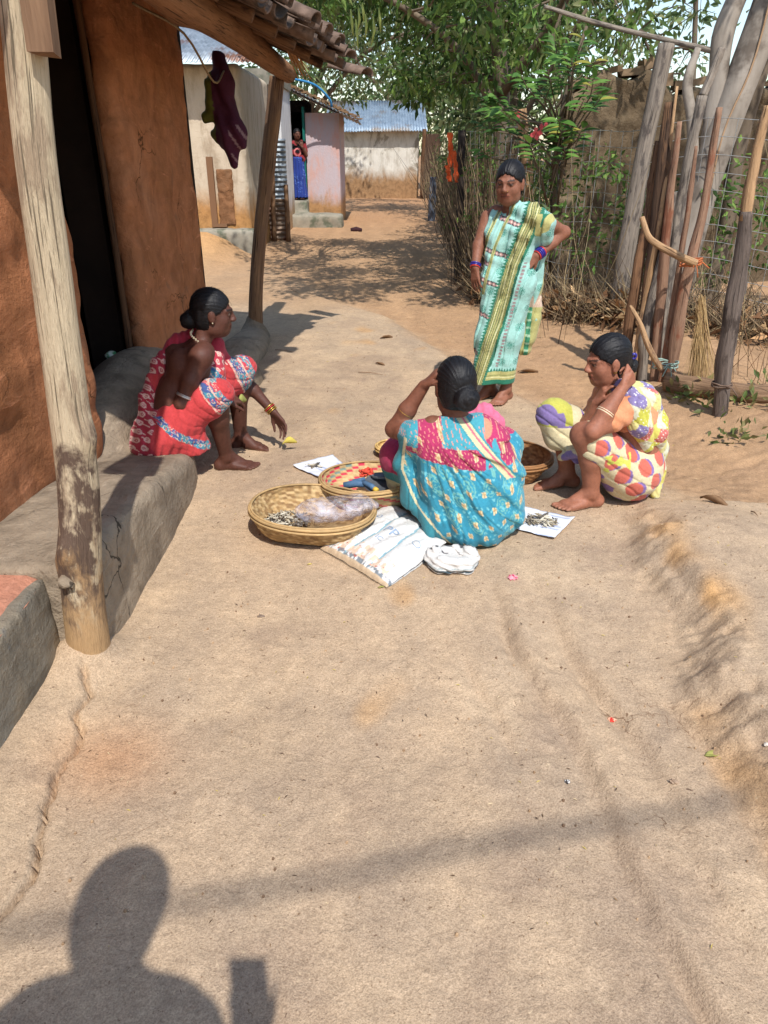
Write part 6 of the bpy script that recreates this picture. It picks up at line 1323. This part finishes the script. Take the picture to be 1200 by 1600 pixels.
# printed white sack, lying flat
ca, cb, cc_, cd = lz(500, 853, .012), lz(604, 916, .012), lz(698, 838, .05), lz(612, 783, .04)
NS = 110
def sackP(u, v):
    u = np.asarray(u, float); v = np.asarray(v, float); e = lambda t: np.clip(t, 0, 1)
    q = (ca[:, None]*((1-u)*(1-v))+cb[:, None]*(u*(1-v))+cc_[:, None]*(u*v)+cd[:, None]*((1-u)*v)).T
    w_ = np.clip(4*u*(1-u), 0, 1)**.45*np.clip(4*v*(1-v), 0, 1)**.35; z = .008+.052*w_+.02*v+.004*noise(u*1.0, v*1.0, 0, 9)+.0035*np.sin(u*38+3*np.sin(v*5)+2*noise(u, v, 0, 5))*w_ - .012*np.exp(-((u-.33-.05*np.sin(v*3))/.035)**2)*w_-.012*np.exp(-((u-.68-.03*np.sin(v*4))/.03)**2)*w_
    q[:, 2] = z+gz(q[:, 0], q[:, 1]); return q
uu, vv = np.meshgrid(np.linspace(0, 1, NS), np.linspace(0, 1, NS), indexing='ij'); T = sackP(uu.ravel(), vv.ravel()); Bt = T.copy(); Bt[:, 2] = gz(T[:, 0], T[:, 1])+.004+.3*0
ii = np.arange(NS*NS).reshape(NS, NS); fq = np.stack([ii[:-1, :-1], ii[1:, :-1], ii[1:, 1:], ii[:-1, 1:]], -1).reshape(-1, 4)
U_, V_ = uu.ravel(), vv.ravel(); sc = np.tile(np.array(L(208, 206, 202)), (NS*NS, 1))
st = (np.abs(U_-.33-.05*np.sin(V_*3)) < .012) | (np.abs(U_-.68-.03*np.sin(V_*4)) < .011); sc[st] = L(126, 160, 170)
low = V_ < .24; nn = noise(U_*1.0, V_*1.0, 0, 34); blk = low & (V_ > .07) & (U_ > .12) & (U_ < .9) & (np.modf(U_*6.5)[0] > .2); sc[blk & (nn > -.1)] = L(208, 182, 158); sc[blk & (np.abs(np.modf(U_*6.5)[0]-.6) < .13) & (np.abs(V_-.15) < .03)] = L(224, 210, 194)
sc[(V_ < .08) & (V_ > .025) & (U_ > .1) & (nn > .1)] = L(120, 126, 130); sc[(V_ < .2) & (noise(U_, V_, 0, 60, 3) > .7)] = L(178, 96, 78); sc[(V_ < .03)] = L(190, 166, 136)
sk = empty('printed_sack', tuple(ca), 'flat white woven plastic sack with blue stripes beside the squatting woman', 'sack')
M_sack = clothmat('woven_plastic', .55, .4, .25)
mesh('cloth_shell', np.concatenate([T, Bt]), np.concatenate([fq, fq[:, ::-1]+NS*NS]), M_sack, sk, True, np.concatenate([sc, sc]))
def lettering(txt, u0, v0, du, size, mat, parent, P, name='lettering', asp=1.0):
    cu = bpy.data.curves.new('t', 'FONT'); cu.body = txt; cu.size = 1; cu.resolution_u = 3; to = bpy.data.objects.new('t', cu); COL.objects.link(to)
    dg = bpy.context.evaluated_depsgraph_get(); me = to.evaluated_get(dg).to_mesh(); v = np.array([tuple(x.co) for x in me.vertices]); f = [tuple(p_.vertices) for p_ in me.polygons]
    to.evaluated_get(dg).to_mesh_clear(); COL.objects.unlink(to); bpy.data.objects.remove(to)
    q = P(u0+v[:, 0]*size, v0+v[:, 1]*size*asp); q[:, 2] += .002; return mesh(name, q, f, mat, parent, False)
M_ink = simple('faded_ink', L(120, 140, 166), L(160, 176, 196), 40, .7)
lettering('PP', .42, .50, 0, .2, M_ink, sk, sackP, asp=.8); lettering('IC', .46, .36, 0, .1, M_ink, sk, sackP, asp=.8)
def ringuv(u0, v0, r, w_):
    n = 28; t = np.linspace(0, 2*np.pi, n+1)[:-1]; a = sackP(u0+r*np.cos(t), v0+r*.8*np.sin(t)); b_ = sackP(u0+(r-w_)*np.cos(t), v0+(r-w_)*.8*np.sin(t)); v = np.concatenate([a, b_]); v[:, 2] += .002
    return mesh('round_mark', v, [(i, (i+1) % n, n+(i+1) % n, n+i) for i in range(n)], M_ink, sk, False)
ringuv(.86, .62, .055, .008); ringuv(.2, .66, .04, .012)
# rolled white bag
pg = lz(707, 872, .03); S = SDF(pg+A(-.17, -.17, -.08), pg+A(.17, .17, .16), .005)
for k in range(14):
    t0, t1 = 6.2832*k/14, 6.2832*(k+1)/14; S.cone(pg+A(.078*math.cos(t0), .06*math.sin(t0), -.004+.008*math.sin(3*t0)), pg+A(.078*math.cos(t1), .06*math.sin(t1), -.004+.008*math.sin(3*t1)), .03+.006*math.sin(5*t0), .03+.006*math.sin(5*t1), .015)
S.ell(pg+A(0, 0, -.012), (.08, .06, .03), None, .01)
S.near(lambda x, y, z: .004*np.sin((z*1.4+.3*x)*190+4*noise(x, y, z, 14))+.005*noise(x, y, z, 34)+.003*noise(x, y, z, 70, 5), .03); S.plane((0, 0, gz1(*pg[:2])+.003), (0, 0, -1), .004); V, F = S.surf()
cbg = np.tile(np.array(L(204, 200, 194)), (len(V), 1)); cbg[np.abs(V[:, 2]-.012) < .006] = L(60, 76, 84); cbg[(V[:, 2] > .035) & (V[:, 1] > pg[1]+.02) & (noise(V[:, 0], V[:, 1], V[:, 2], 60) > .1)] = L(70, 66, 70); cbg[(np.abs(V[:, 2]-.026) < .003)] = L(150, 160, 160)
tag(mesh('rolled_bag', V, F, M_sack, None, True, cbg), 'rolled down white bag with a dark stripe at the squatting woman\'s feet', 'bag')
# papers
def paper(c4, label, col=L(206, 208, 214), lines=True):
    n = 24; C4 = [lz(*c, .0) for c in c4]; u, v = np.meshgrid(np.linspace(0, 1, n), np.linspace(0, 1, n), indexing='ij'); u, v = u.ravel(), v.ravel()
    q = (C4[0][:, None]*((1-u)*(1-v))+C4[1][:, None]*(u*(1-v))+C4[2][:, None]*(u*v)+C4[3][:, None]*((1-u)*v)).T; q[:, 2] = gz(q[:, 0], q[:, 1])+.006+.006*(noise(u, v, 0, 4)+.6)+.014*np.abs(u-.5)**2*4*.5
    cc = np.tile(np.array(col), (n*n, 1)); cc[(np.modf(v*7)[0] < .16) & (u > .55) & (u < .92)] = L(150, 160, 190)
    ii = np.arange(n*n).reshape(n, n); f = np.stack([ii[:-1, :-1], ii[1:, :-1], ii[1:, 1:], ii[:-1, 1:]], -1).reshape(-1, 4)
    o = mesh('paper_sheet', q, f, simple('paper', (.97, .97, .97), (1.02, 1.02, 1.02), 30, .8, 0, 0, .2, col=True), None, True, cc); o.modifiers.new('s', 'SOLIDIFY').thickness = .0012; return tag(o, label, 'paper')
paper([(800, 828), (866, 846), (898, 812), (818, 796)], 'lined white paper with a heap of dried fish by the brown feet')
paper([(458, 732), (500, 752), (545, 735), (520, 716)], 'white paper sheet tucked under the red squared basket')
pf = lz(845, 820); fishpile('dried_fish', (pf[0], pf[1], gz1(pf[0], pf[1])+.012), .07, .05, .03, 75, 'heap of dried fish served out on the lined paper')
pf2 = lz(493, 735); fishpile('dried_fish', (pf2[0], pf2[1], gz1(pf2[0], pf2[1])+.014), .03, .02, .008, 12, 'few dried fish on the paper under the red squared basket')
# ---- litter
def wad(name, px_, py_, r, c1, c2, label, cat, flat=.5):
    c = lz(px_, py_); c[2] = gz1(c[0], c[1])+r*flat*.6; S = SDF(c-r*1.8, c+r*1.8, r/9); S.ell(c, (r, r*.75, r*flat), None, .005); S.near(lambda x, y, z: r*.3*noise(x, y, z, 2.2/r)+r*.15*noise(x, y, z, 5/r, 4), r)
    V, F = S.surf(); cc = np.where((noise(V[:, 0], V[:, 1], V[:, 2], 3/r, 3) > 0)[:, None], np.array(c1), np.array(c2)); tag(mesh(name, V, F, M_cloth, None, True, cc), label, cat)
wad('sweet_wrapper', 801, 904, .022, L(196, 60, 96), L(226, 150, 160), 'crumpled pink wrapper on the open earth', 'wrapper')
wad('sweet_wrapper', 957, 1114, .012, L(200, 60, 50), L(226, 170, 140), 'small red and white wrapper in the worn ruts', 'wrapper')
wad('pebble', 1189, 1193, .008, L(216, 210, 196), L(200, 190, 176), 'tiny white stone chip at the foot of the earth bank', 'stone')
wad('pebble', 886, 1222, .009, L(60, 54, 52), L(200, 196, 190), 'tiny black and white stone chip beside the ruts', 'stone')
wad('pebble', 1053, 1223, .01, L(150, 126, 104), L(160, 136, 114), 'smooth flat brown pebble pressed in the path', 'stone', .3)
wad('pebble', 407, 960, .013, L(130, 112, 96), L(120, 102, 88), 'dull grey pebble beside a damp patch', 'stone', .2)
def leafobj(c, rot, s, i, label, roll=.3, col=None, cat='leaf'):
    v = []; N_ = 9; f = []
    for k in range(N_+1):
        t = k/N_; w_ = .26*math.sin(math.pi*min(1, t*1.02)**.9)+.01
        for j in range(5):
            a = (j-2)/2; v.append((t-.5, a*w_*math.cos(a*roll*2), .05+abs(a)**2*w_*roll*2.2+.06*math.sin(t*3+j)))
    for k in range(N_):
        for j in range(4): f.append((k*5+j, k*5+j+1, (k+1)*5+j+1, (k+1)*5+j))
    M_ = Matrix.Rotation(rot, 3, 'Z'); vv_ = [np.array(M_ @ Vector(p_)*s)+np.array(c) for p_ in v]
    o = mesh('fallen_leaf', vv_, f, col, None); o.modifiers.new('s', 'SOLIDIFY').thickness = .0015; return tag(o, label, cat)
M_yl = simple('yellow_leaf', L(186, 170, 70), L(206, 186, 96), 30, .7); M_bl = simple('brown_leaf', L(110, 84, 62), L(146, 116, 86), 20, .85); M_gl = simple('olive_leaf', L(130, 132, 66), L(160, 158, 90), 30, .7)
def onG(px_, py_, dz=.0): c = lz(px_, py_); c[2] = gz1(c[0], c[1])+dz; return c
leafobj(onG(1115, 1178), .2, .055, 0, 'yellow green leaf lying near the earth bank', .2, M_gl)
leafobj(onG(1112, 798), -.75, .13, 0, 'large curled brown dead leaf on the red soil', .42, M_bl)
leafobj(onG(604, 528), .5, .13, 0, 'shrivelled brown leaf on the mud path before the standing woman', .3, M_bl); leafobj(onG(594, 570), -.6, .09, 0, 'small curled dead leaf on the path near the raised hand', .3, M_bl)
leafobj(onG(826, 570), .1, .17, 0, 'long dry brown leaf behind the standing woman\'s heels', .2, M_bl)
leafobj(A(-.535, 3.93, .045), .4, .085, 0, 'yellow folded leaf held at the fingertips of the reaching woman', .7, M_yl); leafobj(A(-.755, 3.78, .33), 1.2, .09, 0, 'pale green leaf cup held between the red sari knees', .8, M_gl)
leafobj(onG(484, 880), .3, .02, 0, 'tiny yellow leaf scrap by the sack corner', .2, M_yl); leafobj(onG(596, 918), .3, .03, 0, 'small yellow green scrap under the sack edge', .2, M_gl)
V_ = []; F_ = []; C_ = []
for k in range(1500):      # crumbs, straws, bits of leaf strewn over the earth
    t = rnd.random(); y_ = rnd.uniform(1.0, 3.2) if t < .45 else rnd.uniform(3.2, 9.5); x_ = rnd.uniform(-.85, 1.9) if y_ < 4.5 else rnd.uniform(-.8, 2.2)
    z_ = gz1(x_, y_)+.003; a = rnd.uniform(0, 6.28)
    if rnd.random() < .6:
        l_ = rnd.uniform(.002, .007)*(1+y_*.2); d = Vector((math.cos(a), math.sin(a), 0))*l_; s_ = Vector((-math.sin(a), math.cos(a), 0))*l_*.18
        v = [Vector((x_, y_, z_))-d, Vector((x_, y_, z_+.003))+s_, Vector((x_, y_, z_+.002))+d, Vector((x_, y_, z_+.003))-s_]; f = [(0, 1, 2), (0, 2, 3)]; c = rnd.choice([L(150, 120, 84), L(110, 86, 62), L(196, 176, 96), L(90, 70, 54), L(206, 186, 150)])
    else:
        r = rnd.uniform(.0012, .0045); v, f = tube_vf([(x_, y_, z_-.003), (x_+r*.2, y_, z_+r*.5), (x_, y_, z_+r)], [r, r*.9, r*.3], 5); c = rnd.choice([L(176, 146, 114), L(150, 122, 94), L(120, 96, 76)])
    o_ = len(V_); V_ += list(v); F_ += [tuple(o_+q_ for q_ in w_) for w_ in f]; C_ += [c]*len(v)
tag(mesh('ground_litter', V_, F_, M_dry if 'M_dry' in globals() else M_cane, None, False, np.array(C_)), 'crumbs straws and leaf bits strewn over the packed earth', 'litter', kind='stuff')
for (a, b_) in (((560, 583), (598, 587)), ((455, 452), (470, 462)), ((300, 470), (312, 478)), ((430, 548), (460, 551)), ((1168, 822), (1176, 836))):
    p_, q_ = onG(*a, .006), onG(*b_, .006); tag(mesh('twig', *tube_vf([p_, (p_+q_)/2+A(0, 0, .006), q_], [.003, .003, .0015], 5), M_bl, None), {560: 'thin straight twig near the raised hand\'s shadow', 455: 'short twig on the path near the slanting post', 300: 'short twig by the house corner', 430: 'thin stick in the eave shadow', 1168: 'dry weed stalk on the red soil'}[a[0]], 'twig')
# overhead cable between two poles behind the camera: its soft shadow crosses the path
mesh_c = mesh('overhead_cable', *tube_vf(spline([(-7.5, -4.72, 6.5), (-.2, -3.19, 6.03), (1.31, -2.87, 6.0), (2.8, -2.55, 6.03), (10.1, -1.0, 6.5)], 40), .016, 6), simple('black_cable', L(20, 20, 22), L(30, 30, 32), 5), None); tag(mesh_c, 'black overhead cable strung across the path behind the photographer', 'cable')
